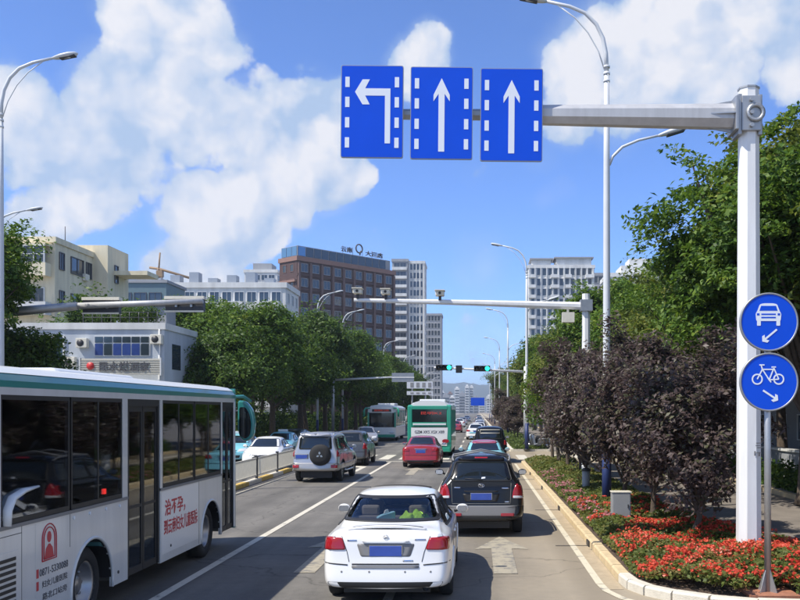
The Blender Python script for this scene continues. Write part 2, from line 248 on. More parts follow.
# ------------------------------------------------------------------ mesh helpers
class MB:
    def __init__(s): s.v = []; s.f = []; s.sm = []; s.mi = []; s.cur = 0
    def add(s, vs, fs, smooth=False):
        b = len(s.v); s.v.extend([tuple(v) for v in vs])
        for f in fs: s.f.append([i + b for i in f]); s.sm.append(smooth); s.mi.append(s.cur)
        return s
    def box(s, x0, x1, y0, y1, z0, z1):
        return s.add([(x0, y0, z0), (x1, y0, z0), (x1, y1, z0), (x0, y1, z0), (x0, y0, z1), (x1, y0, z1), (x1, y1, z1), (x0, y1, z1)],
                     [(0, 3, 2, 1), (4, 5, 6, 7), (0, 1, 5, 4), (1, 2, 6, 5), (2, 3, 7, 6), (3, 0, 4, 7)])
    def obox(s, c, half, rot):
        M = rot.to_matrix() if hasattr(rot, 'to_matrix') else rot; c = Vector(c)
        vs = [c + M @ Vector((sx * half[0], sy * half[1], sz * half[2])) for sz in (-1, 1) for sx, sy in ((-1, -1), (1, -1), (1, 1), (-1, 1))]
        return s.add(vs, [(0, 3, 2, 1), (4, 5, 6, 7), (0, 1, 5, 4), (1, 2, 6, 5), (2, 3, 7, 6), (3, 0, 4, 7)])
    def tube(s, pts, r, n=8, cap=True, smooth=True, twist=0.0, flat=1.0):
        pts = [Vector(p) for p in pts]; k = len(pts); rs = r if isinstance(r, (list, tuple)) else [r] * k
        vs = []; up = None
        for i, p in enumerate(pts):
            t = (pts[min(i + 1, k - 1)] - pts[max(i - 1, 0)]).normalized()
            if up is None: up = Vector((0, 0, 1)) if abs(t.z) < .9 else Vector((0, 1, 0))
            a = t.cross(up).normalized(); b = a.cross(t).normalized(); up = b
            for j in range(n):
                th = 2 * math.pi * (j + twist) / n; vs.append(p + (a * math.cos(th) + b * math.sin(th) * flat) * rs[i])
        fs = [(i * n + j, i * n + (j + 1) % n, (i + 1) * n + (j + 1) % n, (i + 1) * n + j) for i in range(k - 1) for j in range(n)]
        s.add(vs, fs, smooth)
        if cap: s.add(vs[:n], [tuple(range(n))[::-1]]); s.add(vs[-n:], [tuple(range(n))])
        return s
    def lathe(s, prof, n=16, fn=lambda r, a, h: (r * math.cos(a), r * math.sin(a), h), smooth=True):
        k = len(prof); vs = [fn(r, 2 * math.pi * j / n, h) for r, h in prof for j in range(n)]
        return s.add(vs, [(i * n + j, i * n + (j + 1) % n, (i + 1) * n + (j + 1) % n, (i + 1) * n + j) for i in range(k - 1) for j in range(n)], smooth)
    def prism(s, poly, fn, c0, c1, smooth=False):
        n = len(poly); vs = [fn(a, b, c0) for a, b in poly] + [fn(a, b, c1) for a, b in poly]
        return s.add(vs, [tuple(range(n))[::-1], tuple(range(n, 2 * n))] + [(i, (i + 1) % n, n + (i + 1) % n, n + i) for i in range(n)], smooth)
    def ell(s, c, r, nu=12, nv=8):
        vs = []; c = Vector(c)
        for i in range(nv + 1):
            ph = math.pi * i / nv
            for j in range(nu):
                th = 2 * math.pi * j / nu; vs.append(c + Vector((r[0] * math.sin(ph) * math.cos(th), r[1] * math.sin(ph) * math.sin(th), r[2] * math.cos(ph))))
        return s.add(vs, [(i * nu + j, (i + 1) * nu + j, (i + 1) * nu + (j + 1) % nu, i * nu + (j + 1) % nu) for i in range(nv) for j in range(nu)], True)
    def mesh(s, name, mats):
        me = bpy.data.meshes.new(name); me.from_pydata(s.v, [], s.f)
        me.polygons.foreach_set('use_smooth', s.sm)
        if not isinstance(mats, (list, tuple)): mats = [mats]
        for m in mats: me.materials.append(MATS[m])
        if len(mats) > 1: me.polygons.foreach_set('material_index', s.mi)
        bm = bmesh.new(); bm.from_mesh(me); bmesh.ops.remove_doubles(bm, verts=bm.verts, dist=1e-5); bmesh.ops.recalc_face_normals(bm, faces=bm.faces); bm.to_mesh(me); bm.free()
        return me
    def build(s, name, mats, parent=None, bevel=0, loc=None):
        o = bpy.data.objects.new(name, s.mesh(name, mats)); COL.objects.link(o)
        if parent is not None: o.parent = parent
        if loc is not None: o.location = loc
        if bevel:
            bv = o.modifiers.new('bevel', 'BEVEL'); bv.width = bevel; bv.segments = 2; bv.limit_method = 'ANGLE'; bv.angle_limit = R(40)
        return o
def tag(o, label=None, cat=None, group=None, kind=None):
    for k, v in (('label', label), ('category', cat), ('group', group), ('kind', kind)):
        if v: o[k] = v
    return o
def thing(name, label, cat, loc=(0, 0, 0), rz=0.0, group=None):
    o = bpy.data.objects.new(name, None); o.empty_display_size = .2; COL.objects.link(o); o.location = loc; o.rotation_euler = (0, 0, rz)
    return tag(o, label, cat, group)
def copy_tree(src, loc, rz=0.0, scale=None, label=None, group=None):
    r = src.copy(); COL.objects.link(r); r.location = loc; r.rotation_euler = (0, 0, rz)
    if scale: r.scale = scale
    if label: r['label'] = label
    if group: r['group'] = group
    for ch in list(src.children):
        c = ch.copy(); COL.objects.link(c); c.parent = r
        for g in list(ch.children):
            d = g.copy(); COL.objects.link(d); d.parent = c
    return r
def inst(name, me, parent, loc, rz=0.0, scale=None):
    o = bpy.data.objects.new(name, me); COL.objects.link(o); o.parent = parent; o.location = loc; o.rotation_euler = (0, 0, rz)
    if scale: o.scale = scale
    return o
def text_verts(txt, size, extrude=.004, spacing=1.0, bold=0.0):
    cu = bpy.data.curves.new('t', 'FONT'); cu.body = txt; cu.size = size; cu.extrude = extrude; cu.space_character = spacing; cu.offset = bold; cu.resolution_u = 2
    cu.align_x = 'CENTER'; cu.align_y = 'CENTER'
    ob = bpy.data.objects.new('t', cu); COL.objects.link(ob)
    dg = bpy.context.evaluated_depsgraph_get(); me = ob.evaluated_get(dg).to_mesh()
    v = [tuple(x.co) for x in me.vertices]; f = [tuple(p.vertices) for p in me.polygons]
    bpy.data.objects.remove(ob); bpy.data.curves.remove(cu)
    return v, f
def text_part(name, txt, w, h, fn, matn, parent, extrude=.004, bold=0.0):
    """lettering stretched to w x h, fn(u, v, depth) -> xyz"""
    v, f = text_verts(txt, 1.0, extrude, bold=bold)
    if not v: return None
    xs = [a[0] for a in v]; ys = [a[1] for a in v]; x0, x1, y0, y1 = min(xs), max(xs), min(ys), max(ys)
    mb = MB(); mb.add([fn((a[0] - (x0 + x1) / 2) / (x1 - x0) * w, (a[1] - (y0 + y1) / 2) / (y1 - y0) * h, a[2]) for a in v], f)
    return mb.build(name, matn, parent)
def rpoly(pts, r, n=4):
    """polygon with rounded corners"""
    out = []; k = len(pts)
    for i in range(k):
        p = Vector(pts[i]); a = Vector(pts[i - 1]) - p; b = Vector(pts[(i + 1) % k]) - p
        rr = min(r[i] if isinstance(r, (list, tuple)) else r, a.length * .48, b.length * .48)
        if rr <= 1e-4: out.append(tuple(p)); continue
        p0 = p + a.normalized() * rr; p1 = p + b.normalized() * rr
        for j in range(n + 1):
            t = j / n; out.append(tuple(p0 * (1 - t) ** 2 + p * 2 * t * (1 - t) + p1 * t ** 2))
    return out

# ------------------------------------------------------------------ ground, road, kerbs, markings
def sheet(name, x0, x1, y0, y1, z, m, kind='structure', parent=None):
    o = MB().add([(x0, y0, z), (x1, y0, z), (x1, y1, z), (x0, y1, z)], [(0, 1, 2, 3)]).build(name, m, parent)
    if kind and parent is None: o['kind'] = kind
    return o
sheet('ground', -6000, 6000, -500, 9000, -.03, 'ground')
road = sheet('road', -14.2, 9.6, -30, 1500, 0, 'asphalt')
sheet('cycle_path', 4.75, 9.6, -30, 46.2, .004, 'paving'); sheet('cycle_path', 4.75, 9.6, 60, 400, .004, 'paving')
o = MB().box(-70, -14.4, -30, 1500, -.02, .12).build('pavement', 'pavement_side'); o['kind'] = 'structure'
o = MB().box(9.75, 60, -30, 1500, -.02, .12).build('pavement', 'pavement_side'); o['kind'] = 'structure'

def stone_mesh(L, w=.17, h=.15):
    c = .02; prof = [(-w / 2, -.05), (w / 2, -.05), (w / 2, h), (-w / 2 + c * 1.4, h), (-w / 2, h - c * 1.4)]
    return MB().prism(prof, lambda a, b, d: (a, d, b), -L / 2 + .006, L / 2 - .006).mesh('kerb_stone', 'kerb')
SM = {}
def kerb_run(parent, path, L, m='kerb', w=.17, h=.15):
    """stones laid end to end along a polyline, the chamfered edge to the left of travel"""
    key = (L, m, w, h)
    if key not in SM:
        SM[key] = stone_mesh(L, w, h); SM[key].materials.clear(); SM[key].materials.append(MATS[m])
    rnd = random.Random(3); pts = [Vector((*p, 0)) for p in path]
    for a, b in zip(pts[:-1], pts[1:]):
        d = b - a; n = max(1, round(d.length / L)); rz = math.atan2(d.y, d.x) - math.pi / 2
        for i in range(n):
            c = a + d * ((i + .5) / n); c.z = rnd.uniform(-.006, .006)
            inst('kerb_stone', SM[key], parent, c, rz + rnd.uniform(-.006, .006), (1 + rnd.uniform(-.02, .02), d.length / n / L, 1))
island_left = [(2.30, 46.0), (2.30, 14.2)]
nose = [(2.30, 14.2), (2.34, 13.65), (2.50, 13.2), (2.80, 12.8), (3.22, 12.45), (3.8, 12.2), (4.5, 12.1), (5.3, 12.1), (6.1, 12.3)]
island_right = [(6.1, 12.3), (6.4, 13.2), (6.2, 15.0), (5.6, 17.2), (5.0, 19.6), (4.7, 22.0), (4.7, 46.0)]
kerb = bpy.data.objects.new('kerb', None); COL.objects.link(kerb); tag(kerb, kind='structure')
kerb_run(kerb, [(x, y) for x, y in reversed(island_left)], .75)
kerb_run(kerb, [(x, y) for x, y in reversed(nose)], .5, 'kerb_white')
kerb_run(kerb, list(reversed(island_right)), 1.0); kerb_run(kerb, [(2.30, 46.0), (4.7, 46.0)], .75)
far_kerb = bpy.data.objects.new('kerb', None); COL.objects.link(far_kerb); tag(far_kerb, kind='structure')
kerb_run(far_kerb, [(2.3, 60.2), (2.3, 110)], 1.0, 'kerb_white'); kerb_run(far_kerb, [(2.3, 60.2), (4.7, 60.2)], .75, 'kerb_white')
o = MB().box(2.22, 2.38, 110, 900, -.01, .15).box(4.62, 4.78, 60, 900, -.01, .13).build('kerb', 'kerb_white'); o['kind'] = 'structure'
lk = MB().box(-14.4, -14.2, -30, 900, -.02, .15).box(9.6, 9.75, -30, 900, -.02, .15).build('kerb', 'kerb'); lk['kind'] = 'structure'
for y in (18.0, 24.5, 31, 38):                        # drain inlets cut into the kerb
    d = MB().box(2.185, 2.212, y - .17, y + .17, .012, .115).build('drain_inlet', 'dark_metal', kerb)
    MB().box(1.55, 2.2, y - .02, y + .02, .009, .012).build('gutter_joint', 'dark_metal', kerb)
# gutter with its painted edge lines, arrows, lane lines, zebra
sheet('gutter', 1.96, 2.2, 13.6, 46, .004, 'gutter')
def flat(name, pts, m, z=.008):
    return MB().add([(x, y, z) for x, y in pts], [tuple(range(len(pts)))]).build(name, m, road)
flat('edge_line', [(1.84, 14), (1.96, 14), (1.96, 46), (1.84, 46)], 'yellow_line'); flat('edge_line', [(2.1, 60), (2.2, 60), (2.2, 300), (2.1, 300)], 'yellow_line')
def ribbon(name, path, w, m, z=.008):
    mb = MB(); pts = [Vector((*p, 0)) for p in path]; vs = []
    for i, p in enumerate(pts):
        t = (pts[min(i + 1, len(pts) - 1)] - pts[max(i - 1, 0)]).normalized(); n = Vector((-t.y, t.x, 0)) * w / 2
        vs += [(p.x + n.x, p.y + n.y, z), (p.x - n.x, p.y - n.y, z)]
    return mb.add(vs, [(2 * i, 2 * i + 1, 2 * i + 3, 2 * i + 2) for i in range(len(pts) - 1)]).build(name, m, road)
ribbon('edge_line', [(1.90, 14.02), (1.93, 13.5), (2.08, 12.95), (2.4, 12.45), (2.85, 12.05), (3.5, 11.75), (4.4, 11.6)], .12, 'yellow_line')
flat('lane_line', [(-4.70, 5), (-4.55, 5), (-4.55, 47.5), (-4.70, 47.5)], 'line_paint'); flat('lane_line', [(-1.36, 5), (-1.22, 5), (-1.22, 47.5), (-1.36, 47.5)], 'line_paint')
flat('edge_line', [(-7.95, 5), (-7.83, 5), (-7.83, 41), (-7.95, 41)], 'yellow_line')
for k in range(20):
    for x in (-4.62, -1.29, -11.3):
        y = 66 + k * 11
        flat('lane_line', [(x - .07, y), (x + .07, y), (x + .07, y + 5), (x - .07, y + 5)], 'line_paint')
flat('stop_line', [(-7.8, 47.8), (1.8, 47.8), (1.8, 48.15), (-7.8, 48.15)], 'line_paint'); flat('stop_line', [(2.6, 46.6), (9.4, 46.6), (9.4, 46.85), (2.6, 46.85)], 'line_paint')
for k in range(20):
    x = -13.4 + k * 1.12; flat('zebra_bar', [(x, 50), (x + .58, 50), (x + .58, 55.2), (x, 55.2)], 'line_paint')
def arrow(x, y, L=5.0, w=.95, m='worn_paint', turn=False):
    b = w * .19
    if not turn:
        flat('straight_arrow', [(x - b, y), (x + b, y), (x + b, y + L * .62), (x + w / 2, y + L * .60), (x, y + L), (x - w / 2, y + L * .60), (x - b, y + L * .62)], m)
    else:
        flat('turn_arrow', [(x, y), (x + .22, y), (x + .22, y + L * .72), (x - .45, y + L * .9), (x - .38, y + L), (x - 1.0, y + L * .82), (x - .55, y + L * .6), (x - .5, y + L * .72), (x, y + L * .55)], m)
arrow(.46, 14.9, 4.4, 1.05); arrow(-2.9, 15, 4.6); arrow(.3, 38); arrow(-2.9, 38); arrow(-5.6, 40, 5, turn=True, m='line_paint')
# median kerb with a yellow painted strip
mk = bpy.data.objects.new('median_kerb', None); COL.objects.link(mk); mk['kind'] = 'structure'
mm = MB().box(-.13, .13, -.985, .985, -.02, .14).mesh('kerb_stone', 'yellow_kerb'); mm2 = MB().box(-.13, .13, -.985, .985, -.02, .14).mesh('kerb_stone', 'kerb_white')
for k in range(16):
    y = 9.5 + 2 * k; inst('kerb_stone', mm if k % 2 else mm2, mk, (-8.3 - (y - 25) * .012, y, 0), .012)

# ------------------------------------------------------------------ foliage
def leaves_mesh(name, C, N_, size, aspect, m, rng, bend=.25):
    """one rhombic folded leaf per centre C (n,3), roughly facing N_ (n,3)"""
    n = len(C); N_ = N_ / np.linalg.norm(N_, axis=1, keepdims=True)
    t = rng.normal(size=(n, 3)); t -= (t * N_).sum(1, keepdims=True) * N_; t /= np.linalg.norm(t, axis=1, keepdims=True)
    b = np.cross(N_, t); s = size * rng.uniform(.65, 1.35, (n, 1))
    V = np.empty((n, 4, 3)); V[:, 0] = C - t * s * .5; V[:, 1] = C + b * s * aspect * .5 + N_ * s * bend * .3; V[:, 2] = C + t * s * .5 - N_ * s * bend * .3; V[:, 3] = C - b * s * aspect * .5 + N_ * s * bend * .3
    V = V.reshape(-1, 3)
    me = bpy.data.meshes.new(name); me.vertices.add(4 * n); me.vertices.foreach_set('co', V.ravel())
    me.loops.add(4 * n); me.loops.foreach_set('vertex_index', np.arange(4 * n, dtype=np.int32)); me.polygons.add(n)
    me.polygons.foreach_set('loop_start', np.arange(0, 4 * n, 4, dtype=np.int32)); me.polygons.foreach_set('loop_total', np.full(n, 4, dtype=np.int32))
    me.materials.append(MATS[m]); me.update(calc_edges=True); return me
def tree_meshes(seed, rx, rz, zc, ht_trunk, nclump, per, leaf, m, trunk_r, lean=0.0, flat_=.55, bark='bark', spread=.30, aspect=.5, lobes=5, limbs=16):
    """crown: leaf sprays on clumps spread through a lobed volume; trunk: tapered bole with limbs running to clumps"""
    rng = np.random.default_rng(seed)
    lob = rng.normal(size=(lobes, 3)); lob /= np.linalg.norm(lob, axis=1, keepdims=True); la = rng.uniform(.0, .32, lobes)
    nb = max(9, nclump // 14); bd = rng.normal(size=(nb, 3)); bd /= np.linalg.norm(bd, axis=1, keepdims=True); bd[:, 2] = np.where(bd[:, 2] < -.5, -bd[:, 2], bd[:, 2]); br = rng.uniform(.62, 1.12, nb)
    own = rng.integers(0, nb, nclump); d = bd[own] + rng.normal(0, .24, (nclump, 3)); d /= np.linalg.norm(d, axis=1, keepdims=True)
    rad = rng.uniform(.08, 1, nclump) ** .5 * br[own]; gain = .86 + (np.clip(d @ lob.T, 0, 1) ** 3 * la).sum(1) + rng.normal(0, .07, nclump)
    cen = d * (rad * gain)[:, None] * np.array([rx, rx, rz]); cen[:, 2] += zc; cen[:, 0] += lean * (cen[:, 2] - ht_trunk)
    cs = rng.uniform(.6, 1.35, nclump) * spread * rx
    idx = np.repeat(np.arange(nclump), per); n = len(idx)
    off = rng.normal(size=(n, 3)); off /= np.linalg.norm(off, axis=1, keepdims=True); off *= (rng.uniform(0, 1, (n, 1)) ** .5)
    off *= cs[idx][:, None]; off[:, 2] *= flat_
    tilt = rng.normal(0, .35, (nclump, 2)); off[:, 2] += off[:, 0] * tilt[idx, 0] + off[:, 1] * tilt[idx, 1]
    C = cen[idx] + off
    Nn = rng.normal(0, .55, (n, 3)) + np.array([0, 0, .75]) + d[idx] * .45
    crown = leaves_mesh('crown', C, Nn, leaf, aspect, m, rng)
    mb = MB(); top = Vector((lean * (zc - ht_trunk) * .6, 0, zc))
    base = [Vector((0, 0, -.05)), Vector((0, 0, .25)), Vector((rng.normal(0, .06) * rx, rng.normal(0, .06) * rx, ht_trunk)), top]
    mb.tube(base, [trunk_r * 1.35, trunk_r, trunk_r * .78, trunk_r * .35], 8)
    order = rng.permutation(nclump)[:limbs]
    for k in order:
        c = Vector(cen[k]); t0 = rng.uniform(0.0, .7); st = base[2].lerp(top, t0); mid = st.lerp(c, .5) + Vector((rng.normal(0, .06) * rx, rng.normal(0, .06) * rx, -.02 * rx)); r0 = trunk_r * (.5 - .25 * t0)
        mb.tube([st, mid, c], [r0, r0 * .6, r0 * .2], 5, cap=False)
    return crown, mb.mesh('trunk', bark)
def plant(name, label, cat, meshes, loc, rz, s, group=None):
    t = thing(name, label, cat, loc, rz, group); t.scale = s if isinstance(s, (tuple, list)) else (s, s, s)
    inst('crown', meshes[0], t, (0, 0, 0)); inst('trunk', meshes[1], t, (0, 0, 0)); return t
big = [tree_meshes(11, 3.9, 4.0, 6.3, 2.6, 300, 190, .27, 'leaf_green', .24), tree_meshes(12, 3.9, 3.9, 6.2, 2.6, 300, 190, .27, 'leaf_olive', .22, lobes=7), tree_meshes(13, 3.9, 4.1, 6.2, 2.4, 300, 190, .27, 'leaf_dark', .26, lobes=6)]
near_big = tree_meshes(21, 4.3, 4.6, 6.0, 2.2, 480, 250, .185, 'leaf_green', .26, lobes=7, spread=.21, flat_=.42, limbs=60)
near_big2 = tree_meshes(22, 4.3, 4.6, 6.0, 2.2, 480, 250, .185, 'leaf_olive', .26, lobes=7, spread=.21, flat_=.42, limbs=60)
purple = [tree_meshes(31 + k, 1.52, 1.78, 2.02, .55, 230, 150, .112, 'leaf_purple', .07, spread=.24, flat_=.75, limbs=90, lobes=7) for k in range(4)]
rnd = random.Random(5)
# purple-leaved trees along the flower island
ORD = ['first','second','third','fourth','fifth','sixth','seventh','eighth','ninth','tenth','eleventh','twelfth']
PL = ['purple-leaved tree with forked trunk standing in red flowers by white pole', 'purple-leaved tree with slim trunk beside the grey cabinet', 'purple-leaved tree just past the grey cabinet, touching the blue lamp base',
      'purple-leaved tree just beyond the lamp post with blue base', None, None, None, None, None]
py_ = [(4.16, 17.3, 1.0), (3.95, 20.3, 1.02), (3.75, 23.2, 1.05), (3.9, 26.8, 1.08), (3.7, 30.3, 1.05), (3.85, 33.9, 1.0), (3.75, 37.4, .97), (3.7, 40.8, .95), (3.65, 44.0, .9)]
for k, (x, y, s) in enumerate(py_):
    if k >= 6:
        plant('street_tree', '%s small green tree in the island row between the last purple-leaved tree and zebra crossing' % ORD[k - 6], 'tree', big[(1, 0, 1)[k - 6]], (x, y, .12), rnd.uniform(0, 6.28), (.40, .40, .46), 'small green trees at the end of the flower island'); continue
    plant('purple_leaf_tree', PL[k] or '%s purple-leaved tree along the flower island counted from the thick white pole' % ORD[k], 'tree', purple[k % 4], (x, y, .12), rnd.uniform(0, 6.28), (s * rnd.uniform(.92, 1.08), s, s * (1.0, 1.08, 1.15, 1.14, 1.10, 1.10, 1.06, 1.04, 1.02)[k]), 'purple-leaved trees on the flower island')
for k in range(7):
    plant('purple_leaf_tree', '%s purple-leaved tree on the grass island counted from the zebra crossing' % ORD[k], 'tree', purple[(k + 1) % 4], (3.6, 82 + k * 7.5, .1), rnd.uniform(0, 6.28), rnd.uniform(.95, 1.25), 'purple-leaved trees beyond the zebra crossing')
# green street trees on the right
GT = [(10.9, 18.5, .90, near_big2, 'tall olive-green street tree with crown behind the round blue signs'), (9.3, 25.5, 1.0, near_big, 'dense green street tree reaching toward the low lamp head'), (11.5, 27, 1.15, near_big2, 'broad olive-green tree behind the thick white pole'),
      (9.4, 34.5, .80, near_big, 'dense green street tree behind the camera gantry pole'), (8.6, 43, .80, big[1], 'olive-green street tree behind the purple-leaved row'), (8.8, 51, .80, big[0], 'green street tree beside the zebra crossing')]
for x, y, s, ms, lb in GT: plant('street_tree', lb, 'tree', ms, (x, y, .1), rnd.uniform(0, 6.28), s, 'green street trees on the right pavement')
for k in range(22):
    y = 60 + k * 9.5; s = rnd.uniform(.9, 1.12)
    plant('street_tree', ('%s green street tree on the right pavement past the zebra crossing' % ORD[k]) if k < 8 else 'far green street tree in the receding row on the right pavement', 'tree', big[k % 3], (8.4 + rnd.uniform(-.5, .5), y, .1), rnd.uniform(0, 6.28), s, 'green street trees receding on the right')
for k in range(7):
    plant('street_tree', 'green tree in the rear row behind the low roadside wall', 'tree', big[(k + 1) % 3], (14.5 + rnd.uniform(-1, 1), 16 + k * 8, .1), rnd.uniform(0, 6.28), rnd.uniform(1.0, 1.2), 'rear row of trees on the right')
# left side
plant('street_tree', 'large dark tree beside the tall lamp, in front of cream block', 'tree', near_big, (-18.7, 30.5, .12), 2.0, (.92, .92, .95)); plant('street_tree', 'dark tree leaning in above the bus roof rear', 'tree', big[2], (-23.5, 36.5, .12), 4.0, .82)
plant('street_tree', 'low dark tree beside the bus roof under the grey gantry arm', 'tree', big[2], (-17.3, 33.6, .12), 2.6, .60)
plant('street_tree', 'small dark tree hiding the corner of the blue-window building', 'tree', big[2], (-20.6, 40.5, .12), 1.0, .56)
for k in range(22):
    y = 55 + k * 8.2 + rnd.uniform(-1, 1); s = (.80 if k < 1 else .95 if k < 2 else 1.08) * rnd.uniform(.95, 1.05)
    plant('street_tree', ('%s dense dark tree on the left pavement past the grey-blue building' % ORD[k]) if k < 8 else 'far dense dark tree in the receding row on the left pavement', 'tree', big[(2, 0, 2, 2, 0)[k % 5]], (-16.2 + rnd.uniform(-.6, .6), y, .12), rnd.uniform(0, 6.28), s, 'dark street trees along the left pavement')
for k in range(12):
    y = 60 + k * 11 + rnd.uniform(-1, 1)
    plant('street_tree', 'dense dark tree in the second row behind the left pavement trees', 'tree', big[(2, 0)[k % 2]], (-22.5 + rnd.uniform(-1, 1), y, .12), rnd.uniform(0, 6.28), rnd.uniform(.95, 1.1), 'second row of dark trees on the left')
def hedge(name, label, x0, x1, y0, y1, h, n, m, seed, leaf=.16, z0=.1):
    rng = np.random.default_rng(seed); C = rng.uniform((x0, y0, z0), (x1, y1, h), (n, 3))
    C[:, 2] *= .85 + .15 * np.sin(C[:, 1] * 1.7) + rng.normal(0, .05, n); C[:, 2] = np.maximum(C[:, 2], z0)
    Nn = rng.normal(0, .6, (n, 3)) + np.array([0, -.1, .5]); o = bpy.data.objects.new(name, leaves_mesh(name, C, Nn, leaf, .55, m, rng)); COL.objects.link(o)
    return tag(o, label, 'hedge')
hedge('hedge', 'dark clipped hedge in front of the low pale wall', 9.9, 10.7, 20, 58, 1.0, 14000, 'leaf_dark', 41)
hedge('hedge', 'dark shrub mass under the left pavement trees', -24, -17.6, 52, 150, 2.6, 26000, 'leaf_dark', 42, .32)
# low wall behind the right hedge
w = thing('low_wall', 'low pale rendered wall with coping behind the hedge', 'wall', (11.1, 14, .12)); MB().box(-.12, .12, 0, 44, 0, 1.15).build('wall', 'wall_grey', w)
for k in range(22): MB().box(-.18, .18, 2 * k + .006, 2 * k + 1.994, 1.15, 1.23).build('coping_stone', 'wall_white', w)

# flower island planting
from mathutils.geometry import tessellate_polygon
poly = [(2.4, 45.9), (2.4, 14.2), (2.43, 13.7), (2.57, 13.28), (2.85, 12.9), (3.26, 12.56), (3.83, 12.3), (4.5, 12.2), (5.3, 12.2), (6.0, 12.4), (6.3, 13.2), (6.1, 15.0), (5.5, 17.2), (4.9, 19.6), (4.6, 22.0), (4.6, 45.9)]
def inside(x, y, pl):
    r = np.zeros(len(x), bool); j = len(pl) - 1
    for i in range(len(pl)):
        xi, yi = pl[i]; xj, yj = pl[j]
        c = ((yi > y) != (yj > y)) & (x < (xj - xi) * (y - yi) / (yj - yi + 1e-12) + xi); r ^= c; j = i
    return r
bed = MB().add([(x, y, .125) for x, y in poly], [tuple(range(len(poly)))]).build('flower_bed', 'soil'); bed['kind'] = 'structure'
rng = np.random.default_rng(77)
def scatter(n, pl, y0, y1, x0=2.4, x1=6.4):
    x = rng.uniform(x0, x1, n); y = rng.uniform(y0, y1, n); k = inside(x, y, pl) & (np.hypot(x - 4.08, y - 12.5) > .36); return x[k], y[k]
def bedh(x, y): return .20 + .10 * np.sin(x * 2.3 + y * 1.1) * np.sin(y * .9 - x) + .10 * np.clip((x - 2.45) / .5, 0, 1)
def stuff(name, me, label=None, cat=None):
    o = bpy.data.objects.new(name, me); COL.objects.link(o); tag(o, label, cat, kind='stuff'); return o
x, y = scatter(100000, poly, 12.1, 24); kk = np.sin(x * 3.7) * np.sin(y * 3.3 + x) + rng.normal(0, .35, len(x)) > -.75; x, y = x[kk], y[kk]; h = (bedh(x, y) + .05 * np.sin(x * 9) * np.sin(y * 8)) * rng.uniform(.25, 1, len(x)) ** .6 + .12
C = np.stack([x, y, h], 1); stuff('bedding_leaves', leaves_mesh('bedding_leaves', C, rng.normal(0, .5, C.shape) + [0, -.2, .8], .075, .6, 'leaf_bed', rng), 'low green bedding foliage under the red flowers', 'foliage')
x, y = scatter(60000, poly, 23, 46); h = bedh(x, y) * rng.uniform(.25, 1, len(x)) ** .6 + .12
C = np.stack([x, y, h], 1); stuff('bedding_leaves', leaves_mesh('bedding_leaves', C, rng.normal(0, .5, C.shape) + [0, -.2, .8], .12, .6, 'leaf_bed', rng), 'low olive groundcover under the purple-leaved row', 'foliage')
def flowers(name, n, y0, y1, m, label, keep, size=.045, petals=6):
    x, y = scatter(n, poly, y0, y1); k = keep(x, y); x, y = x[k], y[k]
    h = bedh(x, y) + .12 + rng.uniform(-.09, .07, len(x)); c = np.stack([x, y, h], 1)
    hs_ = rng.uniform(.55, 1.5, (len(c), 1)); Cc = np.repeat(c, petals, 0) + rng.normal(0, size * .45, (len(c) * petals, 3)) * [1, 1, .5] * np.repeat(hs_, petals, 0)
    stuff(name, leaves_mesh(name, Cc, rng.normal(0, .6, Cc.shape) + [0, -.3, .8], size, .85, m, rng), label, 'flowers')
clump = lambda x, y, t: np.sin(x * 5.1 + 1) * np.sin(y * 4.3) + np.sin(x * 2.3 - y * 3.1) * .8 + rng.normal(0, .5, len(x)) > t
flowers('red_flowers', 6000, 12.1, 18.8, 'petal_red', 'red bedding flowers at the rounded end of the island', lambda x, y: clump(x, y, -.1) & (y < 19 + (x - 3.5) * 2))
flowers('red_flowers', 2600, 18.5, 24, 'petal_red', 'thinner red flowers around the grey cabinet', lambda x, y: clump(x, y, .2))
flowers('pink_flowers', 7000, 19, 36, 'petal_pink', 'pale pink flowers beside the kerb under purple-leaved trees', lambda x, y: (x < 3.0) & clump(x, y, .1))
# grass island beyond the crossing
isl = MB().box(2.38, 4.62, 60.3, 330, 0, .13).build('grass_bed', 'soil'); isl['kind'] = 'structure'
C = rng.uniform((2.4, 60.4, .12), (4.6, 110, .40), (26000, 3)); C[:, 2] = .12 + (C[:, 2] - .12) * rng.uniform(0, 1, len(C)); stuff('grass', leaves_mesh('grass', C, rng.normal(0, .6, C.shape) + [0, -.4, .4], .22, .35, 'leaf_grass', rng), 'green grass on the island past the crossing', 'grass')

# ------------------------------------------------------------------ buildings
WM = {}
def window_mesh(w, h, nx=2, ny=1, fr=.06, depth=.10, glass='win_glass', frame='frame_white'):
    key = (round(w, 2), round(h, 2), nx, ny, fr, glass, frame, depth)
    if key in WM: return WM[key]
    mb = MB(); mb.cur = 1; mb.box(-w / 2, w / 2, -.02, .05, 0, h); mb.cur = 0
    mb.box(-w / 2 - fr, -w / 2, -depth, .05, -fr, h + fr).box(w / 2, w / 2 + fr, -depth, .05, -fr, h + fr).box(-w / 2, w / 2, -depth, .05, h, h + fr).box(-w / 2, w / 2, -depth, .05, -fr, 0)
    for i in range(1, nx):
        x = -w / 2 + w * i / nx; mb.box(x - fr * .4, x + fr * .4, -depth * .7, -.021, 0, h)
    for i in range(1, ny):
        z = h * i / ny; mb.box(-w / 2, w / 2, -depth * .65, -.022, z - fr * .4, z + fr * .4)
    WM[key] = mb.mesh('window', [frame, glass]); return WM[key]
